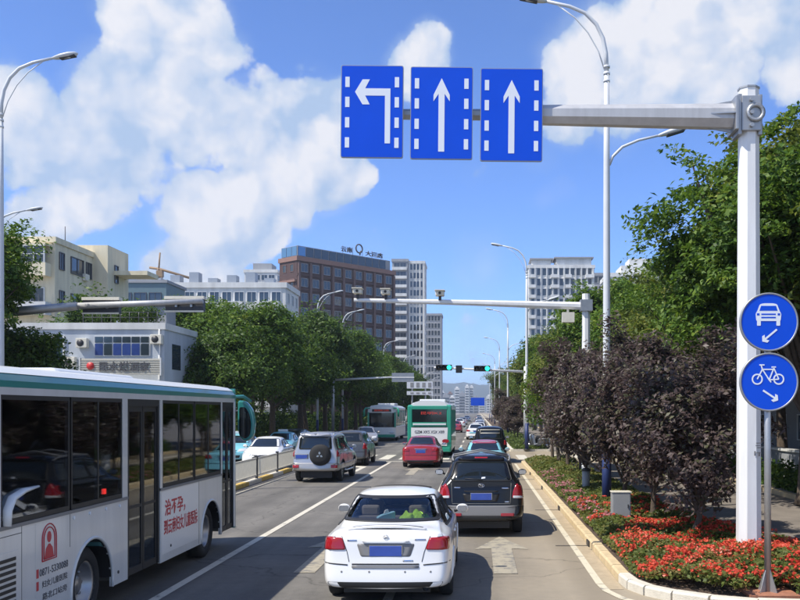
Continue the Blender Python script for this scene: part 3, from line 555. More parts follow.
def face_windows(parent, p0, p1, z0, floors, fh, cols, w, h, nx=2, ny=1, glass='win_glass', frame='frame_white', margin=.5, out=.0, skip=None, fr=.06, depth=.10, name='window'):
    """a grid of windows on the wall from p0 to p1 (local xy), wall seen with p0 on the left"""
    a = Vector((*p0, 0)); b = Vector((*p1, 0)); d = (b - a).normalized(); n = Vector((d.y, -d.x, 0)); rz = math.atan2(d.y, d.x); Lw = (b - a).length
    me = window_mesh(w, h, nx, ny, fr, depth, glass, frame)
    for f in range(floors):
        for c in range(cols):
            if skip and skip(f, c): continue
            t = margin + (Lw - 2 * margin) * (c + .5) / cols
            q = a + d * t + n * out; inst(name, me, parent, (q.x, q.y, z0 + f * fh), rz)
# two-storey grey-blue building with blue curtained window and slatted sign
b = thing('shop_building', 'two-storey pale grey-blue building with blue curtained window band and slatted sign', 'building', (-16.9, 48.5, .1))
MB().box(-13, 0, 0, 5.5, 0, 7.0).build('wall', 'wall_greyblue', b); MB().box(-13.08, .08, -.08, .12, 7.0, 7.35).box(-.12, .08, .12, 5.5, 7.0, 7.35).build('parapet', 'wall_white', b)
wv = MB().box(-3.75, -.75, -.05, -.005, 5.55, 6.65).build('window', 'frame_white', b)
for k in range(6): MB().box(-3.72 + k * .495, -3.72 + k * .495 + .43, -.075, -.051, 5.60, 6.22).build('pane', 'win_blue' if k not in (1, 5) else 'win_glass', wv); MB().box(-3.72 + k * .495, -3.72 + k * .495 + .43, -.075, -.051, 6.28, 6.6).build('pane', 'win_glass', wv)
sb = MB().box(-4.3, -.05, -.5, -.42, 4.55, 5.4).build('sign_board', 'sign_cream', b)
for k in range(7): MB().box(-4.32, -.03, -.54, -.5, 4.58 + k * .118, 4.64 + k * .118).build('slat', 'sign_cream', sb)
MB().box(-4.36, -4.3, -.56, -.40, 4.5, 5.45).box(-.05, .01, -.56, -.40, 4.5, 5.45).build('frame', 'frame_white', sb)
text_part('lettering', '昆水煤酒家', 2.7, .5, lambda u, v, d: (-1.95 + u, -.56 - d, 4.98 + v), 'print_dark', sb, .02, .012)
MB().lathe([(.001, -.58), (.2, -.58), (.2, -.54), (.001, -.54)], 16, lambda r, a, h: (-3.75 + r * math.cos(a), h, 5.0 + r * math.sin(a))).build('emblem', 'red_sign', sb)
for k, (x, z) in enumerate(((-4.35, 6.0), (-5.0, 5.0), (-.35, 6.2))): ac = MB().box(x - .3, x + .3, -.32, -.02, z, z + .5).build('air_conditioner', 'fence_white', b, bevel=.02); MB().lathe([(.001, -.33), (.19, -.33), (.19, -.32)], 14, lambda r, a, h: (x + r * math.cos(a) - .05, h, z + .25 + r * math.sin(a))).build('fan_grille', 'dark_metal', ac)
MB().tube([(-.25, -.06, 0), (-.25, -.06, 7.0)], .05, 6).build('drainpipe', 'frame_white', b); MB().box(.005, .02, 1.2, 2.6, 4.9, 6.3).build('side_window', 'win_glass', b)
MB().box(-13, 0, -1.3, 0, 3.5, 3.65).build('canopy', 'wall_white', b)
face_windows(b, (-13, 0), (-4.6, 0), 5.4, 1, 3, 3, 1.8, 1.2, 3); face_windows(b, (-13, 0), (0, 0), .3, 1, 3, 5, 2.0, 2.4, 2, frame='rail_dark')
rr = random.Random(9)
for k in range(9):
    x = -4.4 + k * .5; MB().tube([(x, .05, 7.35), (x, .05, 7.95)], .02, 5).build('railing_post', 'rail_dark', b)
MB().tube([(-4.4, .05, 7.93), (-.3, .05, 7.93)], .02, 5).tube([(-4.4, .05, 7.65), (-.3, .05, 7.65)], .015, 5).build('railing', 'rail_dark', b)
t_ = MB().lathe([(.001, 0), (.45, 0), (.45, .9), (.3, 1.05), (.001, 1.08)], 14, lambda r, a, h: (-2.9 + r * math.cos(a), 2 + r * math.sin(a), 7.0 + h)).build('water_tank', 'galv', b)
MB().box(-1.9, -.6, 2.0, 3.6, 7.0, 8.5).build('roof_hut', 'wall_grey', b); MB().box(-2.1, -.4, 1.85, 3.75, 8.5, 8.6).build('hut_roof', 'rail_dark', b)
for k in range(7):
    x, y, hh = rr.uniform(-4.6, -.4), rr.uniform(.5, 1.2), rr.uniform(.4, .9); g_ = np.random.default_rng(k); C = g_.normal((x, y, 7.5 + hh * .5), (.22, .2, hh * .35), (350, 3)); C[:, 2] = np.maximum(C[:, 2], 7.02)
    pt = thing('potted_shrub', 'small leafy potted shrub on the roof of the grey-blue building', 'plant', b.location + Vector((x, y, 7.02)), 0, 'potted shrubs on the flat roof')
    o = bpy.data.objects.new('foliage', leaves_mesh('foliage', C - np.array([x, y, 7.02]), g_.normal(size=C.shape), .14, .5, 'leaf_dark', g_)); COL.objects.link(o); o.parent = pt
    MB().lathe([(.001, 0), (.14, 0), (.19, .3), (.17, .3), (.001, .26)], 10).build('pot', 'rust_pad', pt)
# cream apartment block
b = thing('apartment_block', 'cream five-storey apartment block with enclosed white balcony and roof clutter', 'building', (-36.2, 77, .1))
MB().box(-14, 0, 0, 13, 0, 17.0).build('wall', 'wall_cream', b); MB().box(-14.15, .15, -.15, .25, 17, 17.5).box(-.15, .15, .25, 13, 17, 17.5).build('parapet', 'wall_cream', b)
st = MB().box(-1.5, 1.4, 7.6, 12.6, 0, 18.2).build('stair_tower', 'wall_cream', b)
MB().box(1.4, 4.6, 9, 12, 15.6, 16.0).build('roof_slab', 'wall_cream', b)
MB().prism([(1.4 + 2.2 * math.cos(a), 10.4 + 2.2 * math.sin(a)) for a in [R(-90 + 18 * i) for i in range(11)]], lambda a, c, z: (a, c, z), 10.6, 12.4).build('round_balcony', 'wall_cream', b)
for f in range(5):
    bw = 4.6; z = 1.0 + f * 3.3
    bal = MB().box(-4.9, -.3, -1.1, 0, z - .15, z + .95).build('balcony', 'wall_cream' if f != 3 else 'wall_white', b)
    me = window_mesh(4.3, 1.35, 5, 2, .07, .1)
    if f in (4, 1): inst('window', me, bal, (-2.6, -1.0, z + 1.0)); MB().box(-4.9, -.3, -1.1, 0, z + 2.42, z + 2.6).build('balcony_roof', 'wall_cream', bal)
    else:
        for k in range(12): MB().box(-4.8 + k * .39, -4.76 + k * .39, -1.08, -1.04, z + .95, z + 1.55).build('baluster', 'rail_dark', bal)
        inst('window', window_mesh(3.4, 1.7, 3), bal, (-2.6, -.06, z + .5))
    inst('window', window_mesh(3, 1.5, 3), b, (-8.2, -.02, z + .6)); inst('window', window_mesh(3, 1.5, 3), b, (-12, -.02, z + .6))
    for yy, w_ in ((1.2, .8), (4.2, 2.4), (6.6, 1.0)): inst('window', window_mesh(w_, 1.4, 2, frame='rail_dark'), b, (.02, yy, z + .7), R(90))
    inst('window', window_mesh(.7, 1.6, 1, frame='rail_dark'), b, (1.42, 9.5, z + .7), R(90))
for k in range(6):
    x, y = rr.uniform(-8, -1), rr.uniform(1, 10); MB().lathe([(.001, 0), (.5, 0), (.5, .8), (.001, 1.0)], 10, lambda r, a, h: (x + r * math.cos(a), y + r * math.sin(a), 17.0 + h)).build('water_tank', 'galv', b)
MB().tube([(-.5, 3, 17), (-.5, 3, 19)], .04, 5).build('antenna', 'rail_dark', b)
for k, (y_, z_) in enumerate(((2.7, 5.2), (5.6, 8.4), (2.9, 11.8), (5.7, 14.9), (6.9, 11.9))): MB().box(.02, .36, y_ - .4, y_ + .4, z_ - .35, z_ + .25).build('air_conditioner', 'fence_white', b, bevel=.03)
# small teal block and tower crane
b = thing('office_block', 'small dark teal block between the cream flats and white apartments', 'building', (-46.5, 125, 0)); MB().box(-4, 3.2, 0, 8, 0, 20.5).build('wall', 'wall_teal', b); MB().box(-4.2, 3.4, -.2, 8.2, 20.5, 20.9).build('parapet', 'wall_grey', b)
face_windows(b, (-4, 0), (3.2, 0), 2, 6, 3.1, 3, 1.6, 1.6, frame='rail_dark')
b = thing('tower_crane', 'distant brown tower crane above the white apartments', 'crane', (-106, 300, 0))
mb = MB()
for sx in (-.6, .6):
    for sy in (-.6, .6): mb.tube([(sx, sy, 0), (sx, sy, 50)], .16, 4)
for k in range(25): mb.tube([(-.6, -.6, 2 * k), (.6, -.6, 2 * k + 2)], .1, 4).tube([(.6, .6, 2 * k), (-.6, .6, 2 * k + 2)], .1, 4)
mb.build('mast', 'crane', b); MB().box(-1.0, 1.0, -.9, .9, 47.4, 49.4).build('cab', 'crane', b)
MB().tube([(-3.5, 0, 50.5), (0, 0, 50), (11, -4, 46.5)], .4, 4).build('jib', 'crane', b); MB().tube([(-.4, 0, 50), (0, 0, 55.5)], .28, 4).build('tower_top', 'crane', b)
def block(name, label, loc, rz, w, d, h, wall, floors, cols, win, balc=None, side=None, glass='win_glass', frame='frame_white', base_skip=0, nx=2):
    b = thing(name, label, 'building', loc, rz); MB().box(0, w, 0, d, 0, h).build('wall', wall, b); MB().box(-.25, w + .25, -.25, d + .25, h, h + .9).build('parapet', wall, b)
    fh = h / floors
    face_windows(b, (0, 0), (w, 0), fh * (.28 + base_skip), floors - base_skip, fh, cols, win[0], win[1], nx, glass=glass, frame=frame)
    if side: face_windows(b, (w, 0), (w, d), fh * (.28 + base_skip), floors - base_skip, fh, side, win[0], win[1], nx, glass=glass, frame=frame); face_windows(b, (0, d), (0, 0), fh * (.28 + base_skip), floors - base_skip, fh, side, win[0], win[1], nx, glass=glass, frame=frame)
    if balc:
        for f in range(base_skip, floors):
            for c0, c1 in balc: MB().box(c0, c1, -1.0, 0, f * fh + .05, f * fh + 1.0).build('balcony', 'wall_white', b)
    return b
b = block('apartment_block', 'long white low-rise apartment row with balconies above the left trees', (-56.5, 152, 0), 0, 24, 11, 23.5, 'wall_white', 7, 11, (1.5, 1.7), [(1, 5), (7.2, 11.2), (13, 17), (19, 23)], 3)
for k in range(7): MB().box(1 + k * 3.2, 2.6 + k * 3.2, 1, 3, 24.4, 25.3 + (k % 3) * .5).build('solar_heater', 'galv', b)
b = block('apartment_tower', 'distant pale grey stepped tower left of the brown hotel', (-68, 262, 0), 0, 9.5, 10, 43, 'wall_white', 14, 4, (1.7, 1.5), None, 3); MB().box(2, 7.5, 2, 8, 43.9, 46).build('roof_house', 'wall_grey', b)
block('apartment_tower', 'distant reddish tower left of the pale stepped tower', (-76, 285, 0), 0, 8, 10, 42, 'wall_brown_light', 13, 3, (1.6, 1.5), None, None)
# brown hotel, facade turned towards the junction
A = Vector((-40.2, 200, 0)); B = Vector((-20.6, 222, 0)); dv = (B - A).normalized(); rz = math.atan2(dv.y, dv.x); W = (B - A).length; HH = 36.2; FL = 11; fh = HH / FL
b = thing('hotel_building', 'dark brown brick hotel tower with glass penthouse and rooftop lettering', 'building', A, rz)
MB().box(0, W, 0, 6.5, 0, HH).build('wall', 'wall_brown', b); MB().box(-.25, W + .25, -.25, 6.75, HH, HH + 1.0).build('parapet', 'wall_brown_light', b)
for k in range(4): MB().box(-.5, 0, .3, 6.2, 15 + k * 5.5, 15.5 + k * 5.5).build('ledge', 'wall_brown_light', b)
NC = 9
for c in range(NC + 1): x = .4 + (W - .8) * c / NC; MB().box(x - .28, x + .28, -.45, 0, 8, HH - .3).build('pier', 'pier_tan', b)
for f in range(2, FL): MB().box(0, W, -.25, 0, f * fh + .02, f * fh + .55).build('spandrel', 'wall_brown', b)
face_windows(b, (0, 0), (W, 0), fh * 2.3, FL - 2, fh, NC, 1.7, 1.7, 2, margin=.4, frame='wall_grey', fr=.12)
face_windows(b, (0, 6.5), (0, 0), fh * 4.3, FL - 4, fh, 2, 1.2, 1.6, 1, frame='wall_brown_light')
ph = MB().box(.3, W - 1.2, .3, 6.2, HH + 1.0, HH + 3.4).build('penthouse', 'wall_grey', b)
for k in range(3): MB().box(.2, .3, .5 + k * 1.9, 2.2 + k * 1.9, HH + 1.2, HH + 3.3).build('pane', 'glass_sky', ph)
for k in range(12): MB().box(.5 + k * 2.2, 2.45 + k * 2.2, .2, .3, HH + 1.2, HH + 3.2).build('pane', 'win_glass' if k > 0 else 'glass_sky', ph)
for k in range(5): MB().tube([(13.5 + 3.0 * k, .5, HH + 3.4), (13.5 + 3.0 * k, .5, HH + 5.2)], .06, 4).build('sign_strut', 'rail_dark', b)
text_part('roof_lettering', '云南', 3.4, 1.3, lambda u, v, d: (14.6 + u, .45 - d, HH + 4.4 + v), 'print_dark', b, .1, .02); text_part('roof_lettering', '大酒店', 5.6, 1.2, lambda u, v, d: (23.2 + u, .45 - d, HH + 4.3 + v), 'print_dark', b, .1, .02)
rg = MB(); rg.lathe([(.85, -.1), (1.15, -.1), (1.15, .1), (.85, .1), (.85, -.1)], 20, lambda r, a, h: (18.4 + r * math.cos(a), .4 + h, HH + 5.1 + r * math.sin(a))); rg.tube([(18.9, .4, HH + 4.6), (18.6, .4, HH + 3.6)], .2, 5); rg.build('roof_emblem', 'print_dark', b)
# white towers behind the hotel
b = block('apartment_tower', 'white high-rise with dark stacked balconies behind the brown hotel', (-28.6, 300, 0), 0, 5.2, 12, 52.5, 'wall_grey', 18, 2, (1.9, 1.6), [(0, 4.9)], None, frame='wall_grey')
c_ = block('apartment_tower', 'white high-rise with fine vertical ribs beside the stacked balconies', (-23.3, 301, 0), 0, 5.4, 12, 52, 'wall_white', 18, 4, (.75, 1.9), None, 4, nx=1)
for k in range(5): MB().box(.02 + k * 1.3, .2 + k * 1.3, -.4, 0, 0, 52).build('rib', 'wall_white', c_)
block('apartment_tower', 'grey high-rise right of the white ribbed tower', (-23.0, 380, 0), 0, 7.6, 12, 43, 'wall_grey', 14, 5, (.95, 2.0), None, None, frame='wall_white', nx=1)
# white apartment building right of the road and the stepped one behind the trees
b = block('apartment_tower', 'white apartment building with stacked balconies above the right-hand trees', (14.6, 260, 0), 0, 19.0, 12, 44, 'wall_white', 15, 11, (1.05, 2.0), [(0, 2.1), (6.4, 8.8), (10.6, 12.4), (16.4, 18.9)], 3, nx=1)
for x0, x1, hh in ((1, 6.5, 2.6), (8, 18.2, 3.2)): MB().box(x0, x1, .5, 8, 44.9, 44.9 + hh * .6).build('roof_house', 'wall_white', b); MB().box(x0 - .6, x1 + .6, -.2, 8.6, 44.9 + hh * .6, 45.3 + hh * .6).build('roof_slab', 'wall_grey', b)
for k in range(12): MB().box(.05 + k * 1.68, .30 + k * 1.68, -.35, 0, 0, 44).build('rib', 'wall_white', b)
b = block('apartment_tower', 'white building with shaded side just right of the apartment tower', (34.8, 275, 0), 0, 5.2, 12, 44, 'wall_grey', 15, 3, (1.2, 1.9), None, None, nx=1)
b = block('apartment_block', 'white stepped-roof building peeking over trees right of the lamp post', (29, 200, 0), 0, 14, 12, 32.5, 'wall_white', 10, 5, (1.8, 1.6), [(1, 5), (8, 13)], 3)
MB().box(3, 12, 1, 9, 33.4, 35.2).build('roof_house', 'wall_white', b); MB().box(5, 10, 2, 8, 35.2, 36.9).build('roof_house', 'wall_white', b)
block('apartment_block', 'plain three-storey grey building half hidden behind the right-hand trees', (20, 74, .1), R(-90), 66, 10, 9, 'wall_grey', 3, 16, (1.8, 1.5))
# far city along the avenue
rr = random.Random(21)
far = [(446, 7, 395, 900, 'wall_grey'), (452, 6, 397, 950, 'wall_white'), (457, 5, 388, 1150, 'wall_white'), (462, 6, 393, 1050, 'wall_grey'), (467, 4, 386, 1200, 'wall_white'), (471.5, 4, 386.5, 1205, 'wall_white'), (476, 5, 397, 1100, 'wall_grey'), (442, 5, 392, 1000, 'wall_white'), (482, 6, 399, 1300, 'wall_white'), (450, 5, 393, 1250, 'wall_brown_light'), (489, 5, 396, 1250, 'wall_white'), (496, 5, 398, 1280, 'wall_white')]
for k, (px, wp, py, Y, wl) in enumerate(far):
    p = P(px, py, Y); w_ = wp * Y / F; h_ = p.z
    b = thing('distant_tower', 'tiny distant high-rise at the end of the avenue below the hill', 'building', (p.x - w_ / 2, Y, 0), 0, 'distant high-rises at the end of the avenue')
    MB().box(0, w_, 0, 14, 0, h_).build('wall', wl, b); MB().box(w_ * .25, w_ * .75, 3, 10, h_, h_ + 2).build('roof_house', wl, b)
    for f in range(int(h_ / 3.4)): MB().box(.6, w_ - .6, -.3, 0, f * 3.4 + 1.0, f * 3.4 + 2.4).build('window_band', 'win_glass', b)
# hills
rng = np.random.default_rng(4); nx_, ny_ = 120, 26; xs = np.linspace(-2600, 2600, nx_); ys = np.linspace(3300, 5200, ny_)
V = []; 
for j, yy in enumerate(ys):
    for i, xx in enumerate(xs):
        r_ = math.sin(math.pi * min(1, max(0, j / (ny_ - 1)))) ; base = 96 * math.exp(-((xx + 20) / 330) ** 2) + 62 * math.exp(-((xx - 420) / 260) ** 2) + 58 * math.exp(-((xx + 600) / 420) ** 2) + 34 + 12 * math.sin(xx * .011 + yy * .004) + 6 * math.sin(xx * .043 + yy * .01)
        V.append((xx, yy, max(-5, base * r_ * (yy / 4250) - 4 + rng.normal(0, 1.5))))
o = MB().add(V, [(j * nx_ + i, j * nx_ + i + 1, (j + 1) * nx_ + i + 1, (j + 1) * nx_ + i) for j in range(ny_ - 1) for i in range(nx_ - 1)], True).build('hills', 'hill'); o['kind'] = 'structure'

# ------------------------------------------------------------------ street lamps
def lamp_head(mb, p, d, L, w=.13):
    """cobra head: flattened teardrop from p along d"""
    p = Vector(p); d = Vector(d).normalized(); pts = [p + d * (L * t) for t in (0, .12, .35, .65, .9, 1)]
    mb.tube(pts, [w * .45, w * .75, w * 1.1, w * 1.2, w * .85, w * .25], 12, flat=.55)
def make_lamp(label, loc, rz, group, lower=True):
    t = thing('street_lamp', label, 'street lamp', loc, rz, group)
    z0 = 11.7
    MB().tube([(0, 0, 0), (0, 0, 4), (0, 0, 9.3), (0, 0, z0)], [.115, .10, .085, .07], 14).build('pole', 'lamp_pole', t)
    MB().tube([(0, 0, 0), (0, 0, 1.75)], [.128, .123], 14).build('base_sleeve', 'pole_blue', t); MB().tube([(0, 0, 0), (0, 0, .05)], .22, 12).build('base_plate', 'dark_metal', t)
    c = MB()
    for z in (-.28, -.08, .1): c.tube([(0, 0, z0 + z), (0, 0, z0 + z + .06)], .088, 12)
    c.build('collar', 'lamp_pole', t)
    arm = [(0, 0, z0), (.02, 0, z0 + .5), (.10, 0, z0 + .9), (.28, 0, z0 + 1.28), (.58, 0, z0 + 1.58), (1.0, 0, z0 + 1.76), (1.72, 0, z0 + 1.92)]
    MB().tube(arm, [.062, .058, .055, .052, .05, .046, .04], 10).build('arm', 'lamp_pole', t)
    MB().tube([(.06, 0, z0 + .06), (.22, 0, z0 + .55), (.5, 0, z0 + 1.05), (.85, 0, z0 + 1.45), (1.35, 0, z0 + 1.82)], .018, 6).build('brace', 'lamp_pole', t)
    h = MB(); lamp_head(h, (1.62, 0, z0 + 1.89), (1, 0, .2), .8); h = h.build('lamp_head', 'lamp_pole', t)
    MB().obox((2.1, 0, z0 + 1.93), (.24, .09, .025), Matrix.Rotation(-.2, 3, 'Y')).build('diffuser', 'dark_metal', h)
    if lower:
        MB().tube([(-.07, 0, 9.2), (-.16, 0, 9.42), (-.42, 0, 9.68), (-.85, 0, 9.86), (-1.45, 0, 10.0)], [.04, .04, .038, .035, .032], 8).build('arm', 'lamp_pole', t)
        h = MB(); lamp_head(h, (-1.38, 0, 9.98), (-1, 0, .3), .85, .12); h = h.build('lamp_head', 'lamp_pole', t)
        MB().obox((-1.85, 0, 10.05), (.24, .085, .025), Matrix.Rotation(.3, 3, 'Y')).build('diffuser', 'dark_metal', h)
    return t
L1 = make_lamp('tall double-arm street lamp rising beside the purple-leaved trees behind the lane sign arm', (3.46, 24.2, .12), R(180), 'street lamps on the right')
for k, y in enumerate((60, 98, 136, 174, 212, 250)):
    copy_tree(L1, (3.25, y, .12), R(180), label='double-arm street lamp on the grass island just past the zebra crossing' if k == 0 else 'distant double-arm street lamp on the island beyond the traffic light arm')
lefts = [(-14.9, 28.1, 'tall street lamp beside the large dark tree, above the bus rear'), (-14.9, 83.5, 'street lamp in front of the brown hotel with low arm over the pavement'), (-14.9, 99, 'street lamp just past the lamp in front of the hotel'), (-14.9, 142, 'distant street lamp in front of the white high-rise')]
for x, y, lb in lefts: copy_tree(L1, (x, y, .12), 0, label=lb, group='street lamps on the left')
for k in range(4): copy_tree(L1, (-14.9, 180 + 38 * k, .12), 0, label='tiny distant street lamp far down the left pavement', group='street lamps on the left')
copy_tree(L1, (-23.2, 43, .12), 0, (1, 1, .895), label='street lamp with only its head showing above the large dark tree', group='street lamps on the left')

# ------------------------------------------------------------------ lane-sign gantry
def P8(px, py, Y): return P(px, py, Y)
GY = 15.7
g = thing('sign_gantry', 'thick white octagonal pole with long overhead arm standing in red flowers', 'gantry', (4.72, GY, .12))
ztop = P(741, 90, GY).z - .12; za = P(0, 117, GY).z - .12
MB().tube([(0, 0, 0), (0, 0, ztop)], [.215, .175], 8, smooth=False, twist=.5).build('pole', 'pole_white', g)
MB().box(-.34, .34, -.34, .34, -.02, .03).build('base_plate', 'galv', g); MB().tube([(0, 0, ztop), (0, 0, ztop + .03)], .19, 8, smooth=False, twist=.5).build('cap', 'galv', g)
c = MB().box(-.24, -.17, -.20, .20, za - .36, za + .34).box(.12, .19, -.17, .17, za - .36, za + .34).box(-.18, .15, -.23, -.18, za - .30, za + .30).box(-.18, .15, .18, .23, za - .30, za + .30).build('collar', 'galv', g, bevel=.01)
for dz in (-.22, 0, .22): MB().tube([(-.02, -.235, za + dz), (-.02, -.29, za + dz)], .035, 8).build('bolt', 'galv', c)
MB().lathe([(.10, -.01), (.16, -.01), (.16, .03), (.10, .03), (.10, -.01)], 16, lambda r, a, h: (.05 + r * math.cos(a), -.245 - h, za + r * math.sin(a))).build('lifting_ring', 'galv', c)
arm = MB().tube([(-.30, 0, za), (-3.4, 0, za + .03), (-4.0, 0, za + .03)], [.225, .175, .165], 8, smooth=False, twist=.5).build('arm', 'arm_grey', g)
MB().tube([(-4.0, 0, za + .035), (-7.0, 0, za + .05)], [.10, .085], 8, smooth=False, twist=.5).build('arm_tip', 'galv', g)
fl = MB().box(-.30, -.24, -.27, .27, za - .29, za + .29).build('flange', 'galv', g, bevel=.01)
for dz, dy in ((1, 0), (-1, 0), (0, -1), (0, 1)):
    if dz: MB().add([(-.30, .012, za + dz * .2), (-.30, .012, za + dz * .28), (-.72, .012, za + dz * .2), (-.30, -.012, za + dz * .2), (-.30, -.012, za + dz * .28), (-.72, -.012, za + dz * .2)], [(0, 1, 2), (5, 4, 3), (0, 3, 4, 1), (1, 4, 5, 2), (2, 5, 3, 0)]).build('gusset', 'galv', g)
    else: MB().add([(-.30, dy * .2, za + .012), (-.30, dy * .27, za + .012), (-.72, dy * .2, za + .012), (-.30, dy * .2, za - .012), (-.30, dy * .27, za - .012), (-.72, dy * .2, za - .012)], [(0, 1, 2), (5, 4, 3), (0, 3, 4, 1), (1, 4, 5, 2), (2, 5, 3, 0)]).build('gusset', 'galv', g)
st_ = MB()                                  # old sticker remains on the pole
for k, (u, v, w_, h_) in enumerate(((-.02, 2.02, .10, .014), (-.03, 1.98, .08, .012), (.0, 1.94, .09, .016), (-.02, 1.86, .10, .012), (.02, 1.80, .03, .06), (-.05, 1.81, .02, .08))): st_.box(.09 + u, .09 + u + w_, -.203, -.2, v, v + h_)
st_.build('sticker', 'print_dark', g)
SY = GY - .24
SQ = [(341.5, 402.5, 66, 157, 'blue lane sign with white left-turn arrow at the arm tip', 'L'), (411, 472, 67.5, 158.5, 'blue lane sign with straight arrow between the other two lane signs', 'S'), (481, 542, 69, 160.5, 'blue lane sign with straight arrow next to the bare gantry arm', 'S')]
for x0, x1, y0, y1, lb, kd in SQ:
    a, b_ = P(x0, y0, SY), P(x1, y1, SY); cx, cz = (a.x + b_.x) / 2, (a.z + b_.z) / 2; w_, h_ = b_.x - a.x, a.z - b_.z
    s = thing('lane_sign', lb, 'sign', (cx, SY, cz), 0, 'overhead lane signs'); s.rotation_euler = (0, R(.5), 0)
    MB().prism(rpoly([(-w_ / 2, -h_ / 2), (w_ / 2, -h_ / 2), (w_ / 2, h_ / 2), (-w_ / 2, h_ / 2)], .03), lambda u, v, d: (u, d, v), .0, .03).build('panel', 'sign_blue', s)
    MB().prism(rpoly([(-w_ / 2 - .012, -h_ / 2 - .012), (w_ / 2 + .012, -h_ / 2 - .012), (w_ / 2 + .012, h_ / 2 + .012), (-w_ / 2 - .012, h_ / 2 + .012)], .035), lambda u, v, d: (u, d, v), .004, .045).build('rim', 'sign_back', s)
    if kd == 'S': pl = [(-.052, -.664), (.052, -.664), (.052, .33), (.139, .2), (.139, .31), (0, .597), (-.139, .31), (-.139, .2), (-.052, .33)]
    else: pl = [(.221, -.546), (.314, -.546), (.314, .397), (-.12, .397), (-.04, .55), (-.165, .55), (-.294, .335), (-.165, .12), (-.04, .12), (-.12, .273), (.221, .273)]
    MB().prism(pl, lambda u, v, d: (u, d, v), -.004, -.001).build('arrow', 'sign_white', s)
    for u in (-.425, .425):
        for v in (.505, .16, -.19, -.535): MB().box(u - .037, u + .037, -.004, -.001, v - .088, v + .088).build('edge_dash', 'sign_white', s)
    for v in (-.45, .45): MB().box(-w_ / 2 + .08, w_ / 2 - .08, .045, .075, v - .03, v + .03).build('stiffener', 'sign_back', s)
    for u in (-.3, .3): MB().box(u - .03, u + .03, .075, .105, -.55, .55).box(u - .04, u + .04, .10, .16, -.1, .1).build('clamp', 'sign_back', s)

# ------------------------------------------------------------------ round guide signs on a thin post
RY = 12.62; bx = P(769, 500, RY).x
t = thing('guide_sign_post', 'two round blue signs, car above bicycle, on a thin grey post', 'sign', (bx, RY, .12))
MB().tube([(0, .06, 0), (0, .06, 4.0)], .048, 12).build('post', 'galv', t)
gs = MB()
for a in range(4):
    ca, sa = math.cos(a * math.pi / 2 + .6), math.sin(a * math.pi / 2 + .6); n = Vector((-sa, ca, 0)) * .006; q = [Vector((ca * .04, sa * .04 + .06, .02)), Vector((ca * .17, sa * .17 + .06, .02)), Vector((ca * .04, sa * .04 + .06, .36))]
    gs.add([p + n for p in q] + [p - n for p in q], [(0, 1, 2), (5, 4, 3), (0, 3, 4, 1), (1, 4, 5, 2), (2, 5, 3, 0)])
gs.build('base_gusset', 'galv', t); MB().box(-.2, .2, -.14, .26, .0, .03).build('base_plate', 'galv', t)
pad = MB().box(-.34, .36, -.26, .40, -.05, .10).build('footing', 'rust_pad', t); pad.location = (0, 0, -.06)
k_ = .00327 * 1.0
def disc(cz, nm):
    d = MB().lathe([(.001, -.004), (.398, -.004), (.398, .02), (.001, .02)], 48, lambda r, a, h: (r * math.cos(a), h, cz + r * math.sin(a)), smooth=False).build('sign_disc', 'sign_blue', t)
    MB().lathe([(.388, -.012), (.412, -.012), (.412, .03), (.388, .03), (.388, -.012)], 48, lambda r, a, h: (r * math.cos(a), h, cz + r * math.sin(a))).build('rim', 'sign_back', d); return d
def poly_sign(parent, pts, cz, m='sign_white', d0=-.009, d1=-.006, nm='pictogram'): return MB().prism(pts, lambda u, v, d: (u, d, cz + v), d0, d1).build(nm, m, parent)
c1 = P(770, 322, RY).z - .12; c2 = P(770, 382, RY).z - .12; ox = .01
d1 = disc(c1, 'car'); d2 = disc(c2, 'bike')
z = lambda x, y, cx=172, cy=180: ((x - cx) * k_, (cy - y) * k_)
poly_sign(d1, rpoly([z(117, 176), z(114, 145), z(121, 134), z(132, 104), z(150, 100), z(188, 100), z(206, 104), z(217, 134), z(224, 145), z(221, 176)], .02), c1)
for x0, x1 in ((120, 136), (203, 219)): poly_sign(d1, rpoly([z(x0, 170), z(x0, 196), z(x1, 196), z(x1, 170)], .008), c1, d0=-.0088, d1=-.0058)
for pts in ([z(130, 132), z(137, 111), z(201, 111), z(208, 132)], [z(138, 144), z(138, 150), z(200, 150), z(200, 144)], [z(138, 158), z(138, 164), z(200, 164), z(200, 158)], [z(119, 143), z(119, 152), z(130, 152), z(130, 143)], [z(208, 143), z(208, 152), z(219, 152), z(219, 143)]): poly_sign(d1, pts, c1, 'sign_blue', -.011, -.0095, 'pictogram_gap')
def small_arrow(parent, a, b, cz):
    a, b = Vector(a), Vector(b); d = (b - a).normalized(); n = Vector((-d.y, d.x)); w_ = .013; hw = .052; hl = .075
    pl = [a + n * w_, b - d * .05 + n * w_, b - d * hl + n * hw - d * .0, b - d * (hl - .04) + n * (hw + .005), b + d * .01, b - d * (hl - .04) - n * (hw + .005), b - d * hl - n * hw, b - d * .05 - n * w_, a - n * w_]
    poly_sign(parent, [tuple(q) for q in pl], cz, nm='direction_arrow')
small_arrow(d1, z(205, 212), z(145, 262), c1)
zz = lambda x, y: z(x, y, 172, 437)
for wx in (121, 213):
    u, v = zz(wx, 425); MB().lathe([(.058, -.009), (.078, -.009), (.078, -.006), (.058, -.006), (.058, -.009)], 28, lambda r, a, h: (u + r * math.cos(a), h, c2 + v + r * math.sin(a)), smooth=False).build('pictogram', 'sign_white', d2)
def bar(parent, a, b, w_, cz):
    a, b = Vector(a), Vector(b); n = (b - a).normalized(); n = Vector((-n.y, n.x)) * w_; poly_sign(parent, [tuple(a + n), tuple(b + n), tuple(b - n), tuple(a - n)], cz, d0=-.0095 - random.random() * .002)
